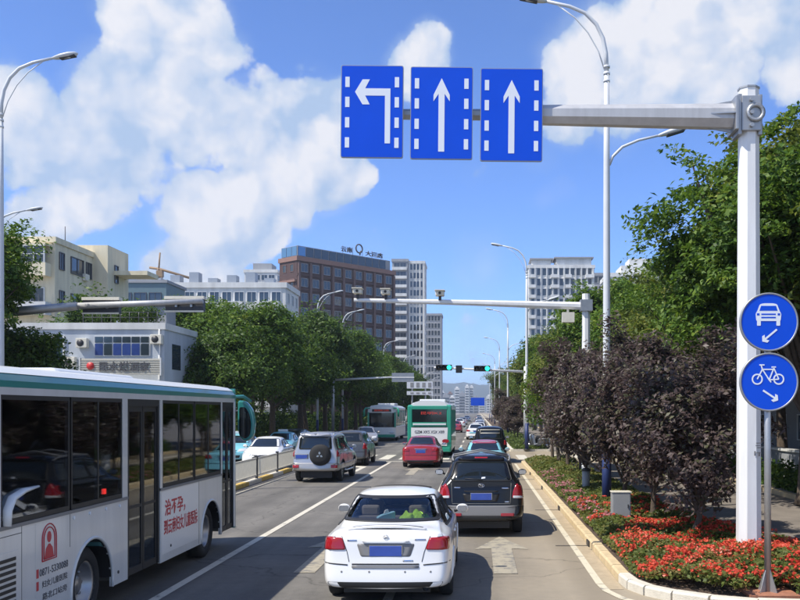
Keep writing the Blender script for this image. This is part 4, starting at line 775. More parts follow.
for a, b in (((121, 425), (143, 383)), ((143, 383), (190, 383)), ((143, 383), (172, 428)), ((172, 428), (192, 378)), ((192, 378), (213, 425)), ((172, 428), (213, 425)), ((143, 383), (137, 364)), ((130, 364), (152, 364)), ((182, 373), (201, 373)), ((172, 428), (180, 438)), ((165, 418), (172, 428))): bar(d2, zz(*a), zz(*b), .0085, c2)
small_arrow(d2, zz(146, 473), zz(208, 514), c2)

# ------------------------------------------------------------------ camera gantry, opposite gantry, traffic lights
Y2 = 33.5; a, e = P(586, 306, Y2), P(354, 302, Y2)
g = thing('camera_gantry', 'white traffic camera gantry with long thin arm across the lanes', 'gantry', (a.x, Y2, .12)); za = a.z - .12; xe = e.x - a.x
MB().tube([(0, 0, 0), (0, 0, za + .45)], [.18, .15], 8, smooth=False, twist=.5).build('pole', 'pole_white', g); MB().box(-.22, .22, -.22, .22, za - .2, za + .22).build('collar', 'galv', g)
MB().tube([(-.2, 0, za), (xe * .5, 0, za + .12), (xe, 0, za + .22)], [.15, .11, .07], 8, smooth=False, twist=.5).build('arm', 'pole_white', g)
for px in (358, 386, 440):
    q = P(px, 300, Y2).x - a.x; zz_ = za + .22 * (q / xe) + .1
    cm = MB().box(q - .16, q + .16, -.30, .12, zz_ + .12, zz_ + .30).build('camera_housing', 'fence_white', g, bevel=.02); MB().box(q - .19, q + .19, -.36, .15, zz_ + .30, zz_ + .33).build('sunshield', 'fence_white', cm); MB().box(q - .05, q + .05, -.08, .06, zz_ - .05, zz_ + .12).build('bracket', 'dark_metal', cm)
    MB().tube([(q, -.30, zz_ + .21), (q, -.33, zz_ + .21)], .05, 10).build('lens', 'black_trim', cm)
MB().box(-.9, -.45, -.2, .1, za - .62, za - .25).box(-.72, -.64, -.06, .04, za - .27, za - .1).build('equipment_box', 'fence_white', g)
Y3 = 33.0; a, e = P(-60, 318, Y3), P(203, 301, Y3)
g = thing('lane_gantry', 'grey gantry arm with two white-framed display boxes over the opposite lanes', 'gantry', (a.x, Y3, .12)); za = a.z - .12; xe = e.x - a.x; ze = e.z - .12
MB().tube([(0, 0, 0), (0, 0, za + .5)], [.2, .17], 8, smooth=False, twist=.5).build('pole', 'galv', g)
xm = P(78, 306, Y3).x - a.x; zm = P(78, 306, Y3).z - .12
MB().tube([(0, 0, za), (xm, 0, zm)], [.20, .15], 10).build('arm', 'galv', g); MB().tube([(xm, 0, zm), (xe, 0, ze)], [.12, .09], 10).build('arm_tip', 'arm_grey', g)
for x0, x1, y0, y1 in ((81, 117, 298, 313), (164, 202, 297, 311)):
    q0, q1 = P(x0, y0, Y3), P(x1, y1, Y3); X0, X1, Z1, Z0 = q0.x - a.x, q1.x - a.x, q0.z - .12, q1.z - .12
    bx_ = MB().box(X0, X1, .14, .40, Z0, Z1).build('display_box', 'dark_metal', g); MB().box(X0 - .03, X1 + .03, .10, .44, Z1 - .06, Z1 + .05).build('box_hood', 'fence_white', bx_); MB().box(X0 - .02, X1 + .02, .09, .13, Z0 - .03, Z0 + .03).build('box_edge', 'fence_white', bx_)
    for q in (.3, .7): xx = X0 + (X1 - X0) * q; MB().box(xx - .04, xx + .04, .05, .14, (Z0 + Z1) / 2 - .1, (Z0 + Z1) / 2 + .1).build('clamp', 'galv', bx_)
Y4 = 76.0; pr = 4.0
g = thing('traffic_light', 'white traffic light mast arm with two green signals past the zebra crossing', 'traffic light', (pr, Y4, .12)); za = P(0, 370, Y4).z - .12; xe = P(434, 365, Y4).x - pr
MB().tube([(0, 0, 0), (0, 0, za + .3)], [.16, .13], 10).build('pole', 'pole_white', g); MB().tube([(0, 0, za - .15), (xe, 0, za + .22)], [.11, .06], 8).build('arm', 'pole_white', g)
for px, n_ in ((444, 3), (482, 3)):
    q = P(px, 369, Y4); cx = q.x - pr; cz = za + .02 + .2 * (cx / xe)
    hd = MB().box(cx - .68, cx + .68, -.30, -.05, cz - .24, cz + .24).build('signal_head', 'black_trim', g, bevel=.03); MB().box(cx - .05, cx + .05, -.06, .1, cz - .08, cz + .2).build('bracket', 'galv', hd)
    for j in range(3):
        lx = cx - .44 + .44 * j; MB().lathe([(.001, -.31), (.19, -.31), (.19, -.29), (.001, -.29)], 16, lambda r, a_, h: (lx + r * math.cos(a_), h, cz + r * math.sin(a_))).build('lens', 'green_glow' if j == 2 else 'dark_glass', hd)
        MB().lathe([(.20, -.52), (.21, -.52), (.21, -.29), (.20, -.29)], 16, lambda r, a_, h: (lx + r * math.cos(a_), h, cz + (r * math.sin(a_) if math.sin(a_) > -.3 else -.3 * r))).build('visor', 'black_trim', hd)
cx = P(459, 368, Y4).x - pr; MB().box(cx - .27, cx + .27, -.25, -.05, za - .25, za + .38).build('countdown_display', 'black_trim', g)
Y5 = 80.0; a = P(333, 404, Y5)
g = thing('sign_mast', 'grey mast arm carrying a framed grey board in front of the left trees', 'sign', (a.x, Y5, .12)); za = P(0, 380, Y5).z - .12; xe = P(404, 377, Y5).x - a.x
MB().tube([(0, 0, 0), (0, 0, za + .2)], [.15, .12], 10).build('pole', 'galv', g); MB().tube([(0, 0, za), (xe, 0, za + .3)], [.10, .06], 8).build('arm', 'pole_white', g)
q0, q1 = P(392, 373, Y5), P(414, 382, Y5)
bd = MB().box(q0.x - a.x, q1.x - a.x, -.16, -.1, q1.z - .12, q0.z - .12).build('sign_back', 'galv', g); zc = (q0.z + q1.z) / 2 - .12; MB().box(q0.x - a.x - .03, q1.x - a.x + .03, -.19, -.161, zc - .05, zc + .05).build('rail', 'pole_white', bd)
Y6 = 118.0; a = P(412, 405, Y6); g = thing('street_sign', 'white two-row board on a post behind the green bus', 'sign', (a.x, Y6, .0))
q0, q1 = P(407, 381.5, Y6), P(433, 395, Y6); MB().tube([(0, 0, 0), (0, 0, q0.z)], .12, 8).build('post', 'galv', g); MB().tube([(q1.x - a.x - 1, 0, 0), (q1.x - a.x - 1, 0, q0.z)], .12, 8).build('post', 'galv', g)
hh = (q0.z - q1.z)
for z0_, z1_ in ((q1.z + hh * .48, q0.z), (q1.z, q1.z + hh * .28)):
    pn = MB().box(q0.x - a.x, q1.x - a.x, -.3, -.15, z0_, z1_).build('panel', 'sign_white', g)
    for k in range(4): xx = q0.x - a.x + (q1.x - q0.x) * (k + .6) / 4.4; MB().box(xx, xx + .42, -.32, -.301, z0_ + .15, z1_ - .15).build('marking', 'wall_grey', pn)
a = P(480, 408, 250); g = thing('direction_sign', 'tiny distant blue overhead direction sign above the far traffic', 'sign', (5.2, 250, 0)); MB().tube([(0, 0, 0), (0, 0, 6.2)], .15, 8).build('pole', 'galv', g); MB().tube([(0, 0, 5.6), (-7, 0, 5.8)], .1, 6).build('arm', 'galv', g); MB().box(-7.2, -3.4, -.2, -.12, 4.2, 6.4).build('panel', 'sign_blue', g)

# ------------------------------------------------------------------ median fence, cabinet
f = thing('median_fence', 'white barred median fence with dark posts behind the bus front', 'fence', (-8.3, 25, .14), R(.7))
y = -13.0; bars = MB()
for k in range(9):
    MB().box(-.045, .045, y - .045, y + .045, 0, .82).box(-.06, .06, y - .06, y + .06, .82, .86).build('post', 'dark_metal', f)
    if k < 8:
        pn = MB().box(-.02, .02, y + .06, y + 3.64, .74, .79).box(-.02, .02, y + .06, y + 3.64, .10, .15).build('rail', 'fence_white', f)
        for j in range(32): bars.box(-.012, .012, y + .12 + j * .111, y + .165 + j * .111, .15, .74)
    y += 3.7
o = bars.build('bars', 'fence_white', f); o['kind'] = 'stuff'
c = thing('utility_cabinet', 'small grey metal utility cabinet on a post among the flowers', 'cabinet', (3.17, 20.0, .12))
MB().box(-.205, .205, -.14, .14, .16, .78).build('body', 'box_grey', c, bevel=.012); MB().box(-.22, .22, -.16, .16, .78, .80).build('lid', 'fence_white', c); MB().box(-.185, .185, -.150, -.141, .19, .75).build('door', 'box_grey', c, bevel=.004); MB().box(-.05, .05, -.05, .05, 0, .16).build('post', 'galv', c); MB().box(.13, .15, -.165, -.15, .44, .52).build('handle', 'dark_metal', c)
b = thing('bollard', 'short dark grey post among shrubs near the blue lamp base', 'bollard', (3.3, 27.5, .12)); MB().tube([(0, 0, 0), (0, 0, .75)], .12, 12).build('shaft', 'box_grey', b); MB().tube([(0, 0, .75), (0, 0, .8), (0, 0, .84)], [.14, .14, .08], 12).build('cap', 'dark_metal', b)
# parked scooters by the far island
def make_scooter(label, loc, rz, paint, group):
    t = thing('parked_scooter', label, 'scooter', loc, rz, group)
    for y in (-.62, .62):
        w = MB().lathe([(.17, -.05), (.23, -.05), (.25, 0), (.23, .05), (.17, .05), (.17, -.05)], 16, lambda r, a, h: (h, y + r * math.cos(a), .25 + r * math.sin(a))).build('wheel', 'rubber', t); MB().lathe([(.001, -.04), (.17, -.04), (.17, .04), (.001, .04)], 12, lambda r, a, h: (h, y + r * math.cos(a), .25 + r * math.sin(a))).build('hub', 'rim', w)
    MB().prism(rpoly([(-.85, .45), (-.75, .72), (-.05, .68), (.0, .38), (.3, .30), (.42, .95), (.5, .95), (.42, .24), (-.2, .22), (-.35, .4)], .04), lambda a, b, d: (d, a, b), -.13, .13).build('body', paint, t, bevel=.03)
    MB().prism(rpoly([(-.8, .73), (-.78, .82), (-.1, .80), (-.05, .71)], .04), lambda a, b, d: (d, a, b), -.12, .12).build('seat', 'rubber', t, bevel=.02)
    MB().tube([(0, .62, .25), (0, .42, .98)], .03, 8).build('fork', 'chrome', t); MB().tube([(-.33, .36, 1.02), (0, .44, .98), (.33, .36, 1.02)], .018, 8).build('handlebar', 'black_trim', t); MB().ell((0, .52, .92), (.1, .06, .08)).build('headlight', 'lamp_clear', t)
    return t
s1 = make_scooter('grey scooter parked at the corner of the grass island', (4.05, 60.9, .13), R(70), 'paint_grey', 'parked scooters'); make_scooter('silver scooter parked beside the grey scooter', (4.2, 62.0, .13), R(60), 'paint_silver', 'parked scooters'); make_scooter('black scooter parked behind the silver scooter', (4.0, 63.2, .13), R(75), 'paint_black', 'parked scooters')

# ------------------------------------------------------------------ cars
def bspline(Pc, k, mirror=False):
    """uniform cubic B-spline along axis 0 of Pc (n, ...); clamped ends, or mirrored in x for half sections"""
    Pc = np.asarray(Pc, float)
    if mirror:
        a = Pc[1].copy(); a[..., 0] *= -1; b = Pc[-2].copy(); b[..., 0] *= -1; Q = np.concatenate([a[None], Pc, b[None]])
    else: Q = np.concatenate([Pc[:1], Pc[:1], Pc, Pc[-1:], Pc[-1:]])
    out = []; n = len(Q) - 3
    for i in range(n):
        for j in range(k + (1 if i == n - 1 else 0)):
            t = j / k; out.append(((1 - t) ** 3 * Q[i] + (3 * t ** 3 - 6 * t * t + 4) * Q[i + 1] + (-3 * t ** 3 + 3 * t * t + 3 * t + 1) * Q[i + 2] + t ** 3 * Q[i + 3]) / 6)
    return np.array(out)
def car_surface(stations, rear, front, ku=4, kv=4):
    """stations: (y, half width, sill z, belt z, top z, half width of roof).  rear / front: (z -> y shift) profiles"""
    rows = []
    def ring(y, w, zb, zs, zt, wt, fx=1.0, dy=0.0):
        cr = .035; zs2 = min(zs, zt - .03); zm = zb + (zs2 - zb) * .55
        pts = [(0, zb), (w * .6, zb), (w * .93, zb + .02), (w * .985, zb + .10), (w, zm), (w * .985, zs2 - .07), (w * .955, zs2), (max(wt + .04, w * .90 * .35 + wt * .65), zs2 + (zt - zs2) * .45), (wt + .02, zt - min(.09, (zt - zs2) * .3)), (wt - .07, zt - .012), (wt * .5, zt + cr * .75), (0, zt + cr)]
        out = []
        for x, z in pts:
            sh = np.interp(z, rear[0], rear[1]) * max(0, 1 - (y + dy) / .7) - np.interp(z, front[0], front[1]) * max(0, 1 - (L - y + dy) / .7)
            out.append((x * fx, y + dy + sh, z))
        return out
    L = stations[-1][0]
    s0, s1 = stations[0], stations[-1]
    rows.append(ring(*s0, fx=0.0, dy=-.05)); rows.append(ring(*s0, fx=.5, dy=-.045)); rows.append(ring(*s0, fx=.86, dy=-.02)); 
    for s in stations: rows.append(ring(*s))
    rows.append(ring(*s1, fx=.8, dy=.06)); rows.append(ring(*s1, fx=.4, dy=.11)); rows.append(ring(*s1, fx=0, dy=.12))
    A = np.array(rows)                                  # (nv, nu, 3)
    A = bspline(A, kv); A = np.transpose(bspline(np.transpose(A, (1, 0, 2)), ku, True), (1, 0, 2)); return A
def surf_mesh(A, drop=None):
    nv, nu, _ = A.shape; Lft = A[:, 1:-1][:, ::-1].copy(); Lft[..., 0] *= -1; Rg = np.concatenate([A, Lft], 1); n = Rg.shape[1]
    V = [Vector(p) for p in Rg.reshape(-1, 3)]; Fc = []
    for i in range(nv - 1):
        for j in range(n):
            q = (i * n + j, i * n + (j + 1) % n, (i + 1) * n + (j + 1) % n, (i + 1) * n + j)
            if drop is None or not drop(sum((V[a] for a in q), Vector()) / 4): Fc.append(q)
    return V, Fc
def densify(pts, step=.06):
    out = []
    for a, b in zip(pts, list(pts[1:]) + [pts[0]]):
        m = max(1, int(math.hypot(b[0] - a[0], b[1] - a[1]) / step))
        for j in range(m): out.append((a[0] + (b[0] - a[0]) * j / m, a[1] + (b[1] - a[1]) * j / m))
    return out
class Skin:
    def __init__(s, V, Fc): s.t = BVHTree.FromPolygons(V, Fc)
    def hit(s, u, v, axis, off):
        if axis == 'r': o, d = Vector((u, -4, v)), Vector((0, 1, 0))
        elif axis == 'f': o, d = Vector((u, 14, v)), Vector((0, -1, 0))
        elif axis == 'R': o, d = Vector((4, u, v)), Vector((-1, 0, 0))
        elif axis == 'L': o, d = Vector((-4, u, v)), Vector((1, 0, 0))
        else: o, d = Vector((u, v, 5)), Vector((0, 0, -1))
        h, n, _, _ = s.t.ray_cast(o, d)
        if h is None:
            q = Vector(o); 
            if axis in 'rf': q.y = .1 if axis == 'r' else 4.5
            elif axis in 'RL': q.x = .8 if axis == 'R' else -.8
            else: q.z = 1
            h, n, _, _ = s.t.find_nearest(q)
        if n.dot(d) > 0: n = -n
        return h + n * off
    def patch(s, pts, axis, off=.005, rings=5, skirt=.02, mb=None):
        pts = densify(pts); mb = mb or MB(); c = (sum(p[0] for p in pts) / len(pts), sum(p[1] for p in pts) / len(pts)); n = len(pts); vs = []
        for p in pts: vs.append(s.hit(p[0], p[1], axis, -skirt))
        for k in range(rings):
            t = 1 - k / rings
            for p in pts: vs.append(s.hit(c[0] + (p[0] - c[0]) * t, c[1] + (p[1] - c[1]) * t, axis, off))
        vs.append(s.hit(*c, axis, off)); fs = [(k * n + j, k * n + (j + 1) % n, (k + 1) * n + (j + 1) % n, (k + 1) * n + j) for k in range(rings) for j in range(n)]
        fs += [(rings * n + j, rings * n + (j + 1) % n, (rings + 1) * n) for j in range(n)]
        return mb.add(vs, fs, True)
    def band(s, pts, axis, k=.05):
        pts = densify(pts)
        c = (sum(p[0] for p in pts) / len(pts), sum(p[1] for p in pts) / len(pts)); n = len(pts); vs = [s.hit(*p, axis, .006) for p in pts]
        for p in pts:
            d = Vector((c[0] - p[0], c[1] - p[1])); vs.append(s.hit(p[0] + (k if d.x > 0 else -k) * min(1, abs(d.x) / .3), p[1] + (k if d.y > 0 else -k) * .6 * min(1, abs(d.y) / .09), axis, .007))
        return MB().add(vs, [(i, (i + 1) % n, n + (i + 1) % n, n + i) for i in range(n)], True)
    def seam(s, pts, axis, r=.005, off=.001, n=24, mb=None, close=False):
        mb = mb or MB(); q = list(pts) + ([pts[0]] if close else []); out = []
        for a, b in zip(q[:-1], q[1:]):
            m = max(2, int(math.hypot(b[0] - a[0], b[1] - a[1]) / .05))
            for j in range(m): t = j / m; out.append(s.hit(a[0] + (b[0] - a[0]) * t, a[1] + (b[1] - a[1]) * t, axis, off))
        out.append(s.hit(*q[-1], axis, off)); return mb.tube(out, r, 5)
WHEEL = {}
def add_wheel(t, x, y, r, rimm='rim', spokes=7, wd=.2):
    key = (round(r, 3), rimm, spokes, wd)
    if key not in WHEEL:
        tm = MB().lathe([(r * .66, -wd / 2), (r * .9, -wd / 2), (r * .98, -wd * .38), (r, -wd * .2), (r, wd * .2), (r * .98, wd * .38), (r * .9, wd / 2), (r * .66, wd / 2), (r * .66, -wd / 2)], 28, lambda q, a, h: (h, q * math.cos(a), q * math.sin(a))).mesh('tyre', 'rubber')
        rm = MB(); rm.lathe([(r * .58, wd * .30), (r * .67, wd * .46), (r * .67, -wd * .4), (r * .60, -wd * .4)], 28, lambda q, a, h: (h, q * math.cos(a), q * math.sin(a)))
        rm.lathe([(.001, wd * .36), (r * .16, wd * .36), (r * .18, wd * .2), (.001, wd * .1)], 14, lambda q, a, h: (h, q * math.cos(a), q * math.sin(a))); rm.lathe([(.001, -wd * .05), (r * .66, -wd * .05)], 20, lambda q, a, h: (h, q * math.cos(a), q * math.sin(a)))
        for k in range(spokes):
            a = 2 * math.pi * k / spokes; M = Matrix.Rotation(a, 3, 'X'); rm.obox(M @ Vector((wd * .3, r * .38, 0)), (.012, r * .24, r * .07), M)
        WHEEL[key] = (tm, rm.mesh('rim', rimm))
    e = inst('wheel', WHEEL[key][0], t, (x, y, r), 0 if x > 0 else math.pi); inst('rim', WHEEL[key][1], e, (0, 0, 0)); return e
def quad(x0, z0, x1, z1, x2, z2, x3, z3, r=.03): return rpoly([(x0, z0), (x1, z1), (x2, z2), (x3, z3)], r)
def mir(pl): return [(-a, b) for a, b in pl]
SEDAN = dict(st=[(0, 0.83, 0.27, 0.93, 1.01, 0.71), (0.18, 0.885, 0.23, 0.95, 1.045, 0.73), (0.5, 0.91, 0.2, 0.95, 1.055, 0.71), (0.8, 0.915, 0.18, 0.95, 1.09, 0.69), (1.1, 0.915, 0.18, 0.95, 1.23, 0.665), (1.4, 0.915, 0.18, 0.95, 1.375, 0.64), (1.75, 0.915, 0.18, 0.95, 1.445, 0.63), (2.2, 0.915, 0.18, 0.95, 1.46, 0.635), (2.65, 0.915, 0.18, 0.945, 1.435, 0.635), (3.0, 0.915, 0.18, 0.94, 1.34, 0.645), (3.35, 0.91, 0.18, 0.93, 1.17, 0.66), (3.7, 0.905, 0.18, 0.9, 1.0, 0.71), (4.2, 0.89, 0.18, 0.82, 0.91, 0.69), (4.55, 0.85, 0.19, 0.7, 0.8, 0.63), (4.75, 0.78, 0.22, 0.58, 0.66, 0.53)],
             rear=([.2, .3, .45, .56, .62, .8, .95, 1.05], [.06, 0, -.01, .01, .07, .09, .12, .17]), front=([.2, .3, .5, .65, .8], [.06, 0, 0, .03, .1]), L=4.75, wheels=(.98, 3.72, .32, .80),
             rw=quad(-.715, 1.10, .715, 1.10, .60, 1.40, -.60, 1.40, .05), ws=quad(-.70, 1.03, .70, 1.03, .57, 1.38, -.57, 1.38, .06),
             sw=[quad(1.02, 1.01, 2.02, .99, 2.02, 1.34, 1.5, 1.335, .05), quad(2.10, .99, 3.12, .98, 2.72, 1.30, 2.10, 1.34, .05)], doors=(2.06, 1.0, 3.15), mirror=(3.0, 1.0))
SUV = dict(st=[(0, .84, .36, 1.10, 1.42, .58), (.15, .90, .32, 1.10, 1.60, .60), (.4, .92, .28, 1.10, 1.68, .62), (.8, .925, .27, 1.09, 1.70, .63), (1.4, .925, .26, 1.08, 1.71, .635), (2.0, .925, .26, 1.07, 1.70, .635), (2.45, .925, .26, 1.06, 1.66, .63), (2.8, .92, .26, 1.05, 1.50, .64), (3.12, .92, .26, 1.04, 1.30, .67), (3.4, .91, .26, 1.02, 1.12, .72), (3.9, .89, .27, .94, 1.04, .70), (4.25, .86, .28, .82, .92, .64), (4.45, .80, .31, .66, .76, .54)],
           rear=([.3, .4, .6, .70, .78, 1.0, 1.2, 1.45, 1.6, 1.7], [.05, 0, 0, .01, .06, .07, .12, .26, .34, .38]), front=([.3, .4, .7, .9], [.05, 0, .01, .08]), L=4.45, wheels=(.88, 3.55, .36, .80),
           rw=quad(-.66, 1.20, .66, 1.20, .55, 1.60, -.55, 1.60, .07), ws=quad(-.68, 1.16, .68, 1.16, .55, 1.58, -.55, 1.58, .06),
           sw=[quad(.35, 1.17, .95, 1.16, .95, 1.56, .52, 1.55, .05), quad(1.02, 1.15, 1.95, 1.13, 1.95, 1.59, 1.02, 1.58, .05), quad(2.02, 1.12, 2.98, 1.10, 2.62, 1.50, 2.02, 1.58, .05)], doors=(1.98, .98, 2.98), mirror=(2.85, 1.16))
OFFROAD = dict(st=[(0, .84, .46, 1.16, 1.74, .66), (.12, .89, .42, 1.16, 1.83, .67), (.4, .90, .40, 1.16, 1.86, .68), (.9, .90, .38, 1.16, 1.87, .68), (1.6, .90, .38, 1.15, 1.87, .68), (2.2, .90, .38, 1.14, 1.86, .68), (2.6, .90, .38, 1.13, 1.80, .67), (2.9, .90, .38, 1.12, 1.58, .68), (3.15, .90, .38, 1.11, 1.34, .70), (3.4, .89, .38, 1.10, 1.18, .74), (4.0, .88, .39, 1.04, 1.12, .73), (4.45, .86, .40, .92, 1.03, .70), (4.6, .82, .44, .78, .9, .62)],
               rear=([.4, .5, .72, .78, 1.1, 1.5, 1.8], [.04, 0, 0, .07, .08, .12, .18]), front=([.4, .5, .9], [.05, 0, .05]), L=4.6, wheels=(.92, 3.66, .40, .78),
               rw=quad(-.62, 1.26, .62, 1.26, .58, 1.72, -.58, 1.72, .06), ws=quad(-.70, 1.22, .70, 1.22, .60, 1.72, -.60, 1.72, .06),
               sw=[quad(.22, 1.24, .98, 1.23, .98, 1.70, .28, 1.69, .05), quad(1.08, 1.22, 1.95, 1.21, 1.95, 1.71, 1.08, 1.71, .05), quad(2.05, 1.20, 2.98, 1.18, 2.66, 1.66, 2.05, 1.71, .05)], doors=(2.0, 1.03, 2.98), mirror=(2.9, 1.22))
def make_car(name, label, cat, X, Y, rz, spec, paint, group=None, lights='sedan', roof=None, taxi=False, see=False, plate=True, rimm='rim', detail=True, lower=None, ku=4):
    t = thing(name, label, cat, (X, Y, 0), rz, group)
    A = car_surface(spec['st'], spec['rear'], spec['front'], ku, 4); V0, F0 = surf_mesh(A); sk = Skin(V0, F0); yr, yf, wr, wx = spec['wheels']; half = max(s[1] for s in spec['st'])
    def inpoly(x, y, pl):
        r = False; j = len(pl) - 1
        for i in range(len(pl)):
            if (pl[i][1] > y) != (pl[j][1] > y) and x < (pl[j][0] - pl[i][0]) * (y - pl[i][1]) / (pl[j][1] - pl[i][1]) + pl[i][0]: r = not r
            j = i
        return r
    shrink = lambda pl, k=.95: [((a - sum(p[0] for p in pl) / len(pl)) * k + sum(p[0] for p in pl) / len(pl), (b - sum(p[1] for p in pl) / len(pl)) * (k - .03) + sum(p[1] for p in pl) / len(pl)) for a, b in pl]
    rwS, wsS, swS = shrink(spec['rw']), shrink(spec['ws']), [shrink(q, .94) for q in spec['sw']]; Lc = spec['L']; belt = spec['st'][len(spec['st']) // 2][3]
    def drop(c):
        if abs(c.x) > half * .72:
            for yw in (yr, yf):
                if math.hypot(c.y - yw, c.z - wr) < wr + .055: return True
        if see and c.z > belt + .04:
            if c.y < Lc * .42 and abs(c.x) < .69 and inpoly(c.x, c.z, rwS): return True
            if c.y > Lc * .55 and abs(c.x) < .69 and inpoly(c.x, c.z, wsS): return True
            if abs(c.x) > .5:
                for q in swS:
                    if inpoly(c.y, c.z, q): return True
        return False
    V, Fc = surf_mesh(A, drop)
    body = MB().add(V, Fc, True).build('body', paint, t)
    for yw in (yr, yf):
        for sx in (-1, 1):
            pts = [sk.hit(yw + (wr + .06) * math.cos(a), max(.2, wr + (wr + .06) * math.sin(a)), 'R' if sx > 0 else 'L', .002) for a in [R(-12 + 17 * i) for i in range(13)]]
            MB().tube(pts, .018, 6).build('wheel_arch', 'black_trim' if lower else paint, body)
    for sx in (-1, 1):
        for yw in (yr, yf): add_wheel(t, sx * wx, yw, wr, rimm)
    MB().box(-half * .66, half * .66, .25, Lc - .3, .17, .62).build('underbody', 'black_trim', t)
    gm = 'clear_glass' if see else 'dark_glass'
    g = sk.patch(spec['rw'], 'r', .004).build('rear_window', gm, t)
    if see: sk.band(spec['rw'], 'r').build('window_border', 'black_trim', g)
    sk.seam(spec['rw'], 'r', .012, .003, close=True).build('window_seal', 'black_trim', g)
    g = sk.patch(spec['ws'], 'f', .004).build('windshield', gm, t); see and sk.band(spec['ws'], 'f').build('window_border', 'black_trim', g); sk.seam(spec['ws'], 'f', .012, .003, close=True).build('window_seal', 'black_trim', g)
    for ax in 'RL':
        for q in spec['sw']:
            g = sk.patch(q, ax, .004).build('side_window', gm, t); see and sk.band(q, ax).build('window_border', 'black_trim', g); sk.seam(q, ax, .012, .003, close=True).build('window_seal', 'black_trim', g)
    if detail:
        d0, d1, d2 = spec['doors']
        for ax in 'RL':
            mb = MB()
            for yy in (d1, d0, d2): sk.seam([(yy, .36), (yy + (.06 if yy == d2 else 0), belt - .02)], ax, .004, mb=mb)
            sk.seam([(d1, .34), (d2, .34)], ax, .004, mb=mb); mb.build('door_seam', 'black_trim', t)
            for yy in (d0 - .22, d2 - .85): sk.patch(quad(yy, belt - .14, yy + .18, belt - .14, yy + .18, belt - .105, yy, belt - .105, .015), ax, .02, 3).build('door_handle', paint if not lower else 'grey_trim', t)
    my, mz = spec['mirror']
    for sx in (-1, 1):
        m = MB().ell((sx * (half + .09), my, mz + .05), (.105, .06, .075), 12, 8).build('wing_mirror', paint, t); MB().tube([(sx * (half - .05), my, mz), (sx * (half + .04), my, mz + .03)], .025, 6).build('mirror_stalk', 'black_trim', m)
        MB().prism(rpoly([(-.085, -.05), (.085, -.05), (.085, .05), (-.085, .05)], .04), lambda u, v, d: (sx * (half + .09) + u, my - .055 + d, mz + .05 + v), -.008, 0).build('mirror_glass', 'chrome', m)
    if roof:
        zr = max(s[4] for s in spec['st']); pl = rpoly([(-.58, Lc * .33), (.58, Lc * .33), (.58, Lc * .55), (-.58, Lc * .55)], .1); sk.patch(pl, 't', .004).build('roof_panel', roof, t)
    if taxi:
        yt = Lc * .47; zt = sk.hit(0, yt, 't', 0).z; MB().box(-.28, .28, yt - .08, yt + .08, zt, zt + .13).build('taxi_sign', 'lamp_clear', t, bevel=.02)
    t['_L'] = Lc; del t['_L']
    return t, sk, body
def tail(sk, t, pl, m='lamp_red', off=.012):
    for q in (pl, mir(pl)): sk.patch(q, 'r', off).build('tail_light', m, t)
def plate_at(sk, t, z, axis='r', w=.22, h=.07, dx=0):
    p = sk.hit(dx, z, axis, .0); s = -1 if axis == 'r' else 1
    o = MB().box(dx - w, dx + w, p.y + s * .012 - .006, p.y + s * .012 + .006, z - h, z + h).build('licence_plate', 'plate_blue', t, bevel=.004)
    MB().box(dx - w - .012, dx + w + .012, p.y + s * .004 - .004, p.y + s * .004 + .004, z - h - .012, z + h + .012).build('plate_frame', 'chrome', o); return o
def head_lights(sk, t, z, x0, x1, h=.07):
    for sx in (-1, 1):
        pl = rpoly([(sx * x0, z - h), (sx * x1, z - h * .6), (sx * (x1 + .03), z + h * 1.2), (sx * x0, z + h * .6)], .03); sk.patch(pl, 'f', .008).build('headlight', 'lamp_clear', t)
def front_face(sk, t, z, emblem=True, grille=(.32, .07), lowz=.38, plate=True):
    sk.patch(quad(-grille[0], z - grille[1], grille[0], z - grille[1], grille[0] + .05, z + grille[1], -grille[0] - .05, z + grille[1], .02), 'f', .006).build('grille', 'black_trim', t)
    sk.patch(quad(-.5, lowz - .07, .5, lowz - .07, .56, lowz + .06, -.56, lowz + .06, .03), 'f', .006).build('air_intake', 'black_trim', t)
    sk.seam([(-.34, z), (.34, z)], 'f', .012, .012).build('grille_bar', 'chrome', t)
    if plate: plate_at(sk, t, .5, 'f')

# white sedan, seen from close behind
t, sk, body = make_car('sedan', 'white sedan with twin red tail lights and green cloth on rear shelf', 'car', -1.27, 12.32, 0, SEDAN, 'paint_white', see=True, ku=6)
tail(sk, t, rpoly([(.55, .79), (.862, .785), (.862, .93), (.80, .955), (.60, .95)], [.03, .02, .03, .04, .03]))
for q in (rpoly([(.70, .955), (.78, .955), (.76, .985), (.70, .985)], .012),): [sk.patch(p, 'r', .014).build('indicator_lens', 'lamp_clear', t) for p in (q, mir(q))]
rec = sk.patch(quad(-.34, .70, .34, .70, .40, .875, -.40, .875, .03), 'r', .003).build('plate_recess', 'grey_trim', t)
plate_at(sk, t, .775, w=.22, h=.07); sk.patch(quad(-.30, .885, .30, .885, .33, .91, -.33, .91, .01), 'r', .03).build('chrome_strip', 'paint_white', t)
mb = MB(); sk.seam([(-.50, .63), (-.53, .76), (-.61, .97)], 'r', .005, mb=mb); sk.seam([(.50, .63), (.53, .76), (.61, .97)], 'r', .005, mb=mb); mb.build('boot_seam', 'black_trim', t)
mb = MB(); sk.seam([(-.88, .615), (-.52, .59)], 'r', .009, mb=mb); sk.seam([(.88, .615), (.52, .59)], 'r', .009, mb=mb); sk.seam([(-.46, .600), (.46, .600)], 'r', .010, mb=mb); mb.build('bumper_seam', 'black_trim', t)
sk.patch(quad(-.46, .545, .46, .545, .46, .585, -.46, .585, .015), 'r', .012).build('bumper_strip', 'grey_trim', t)
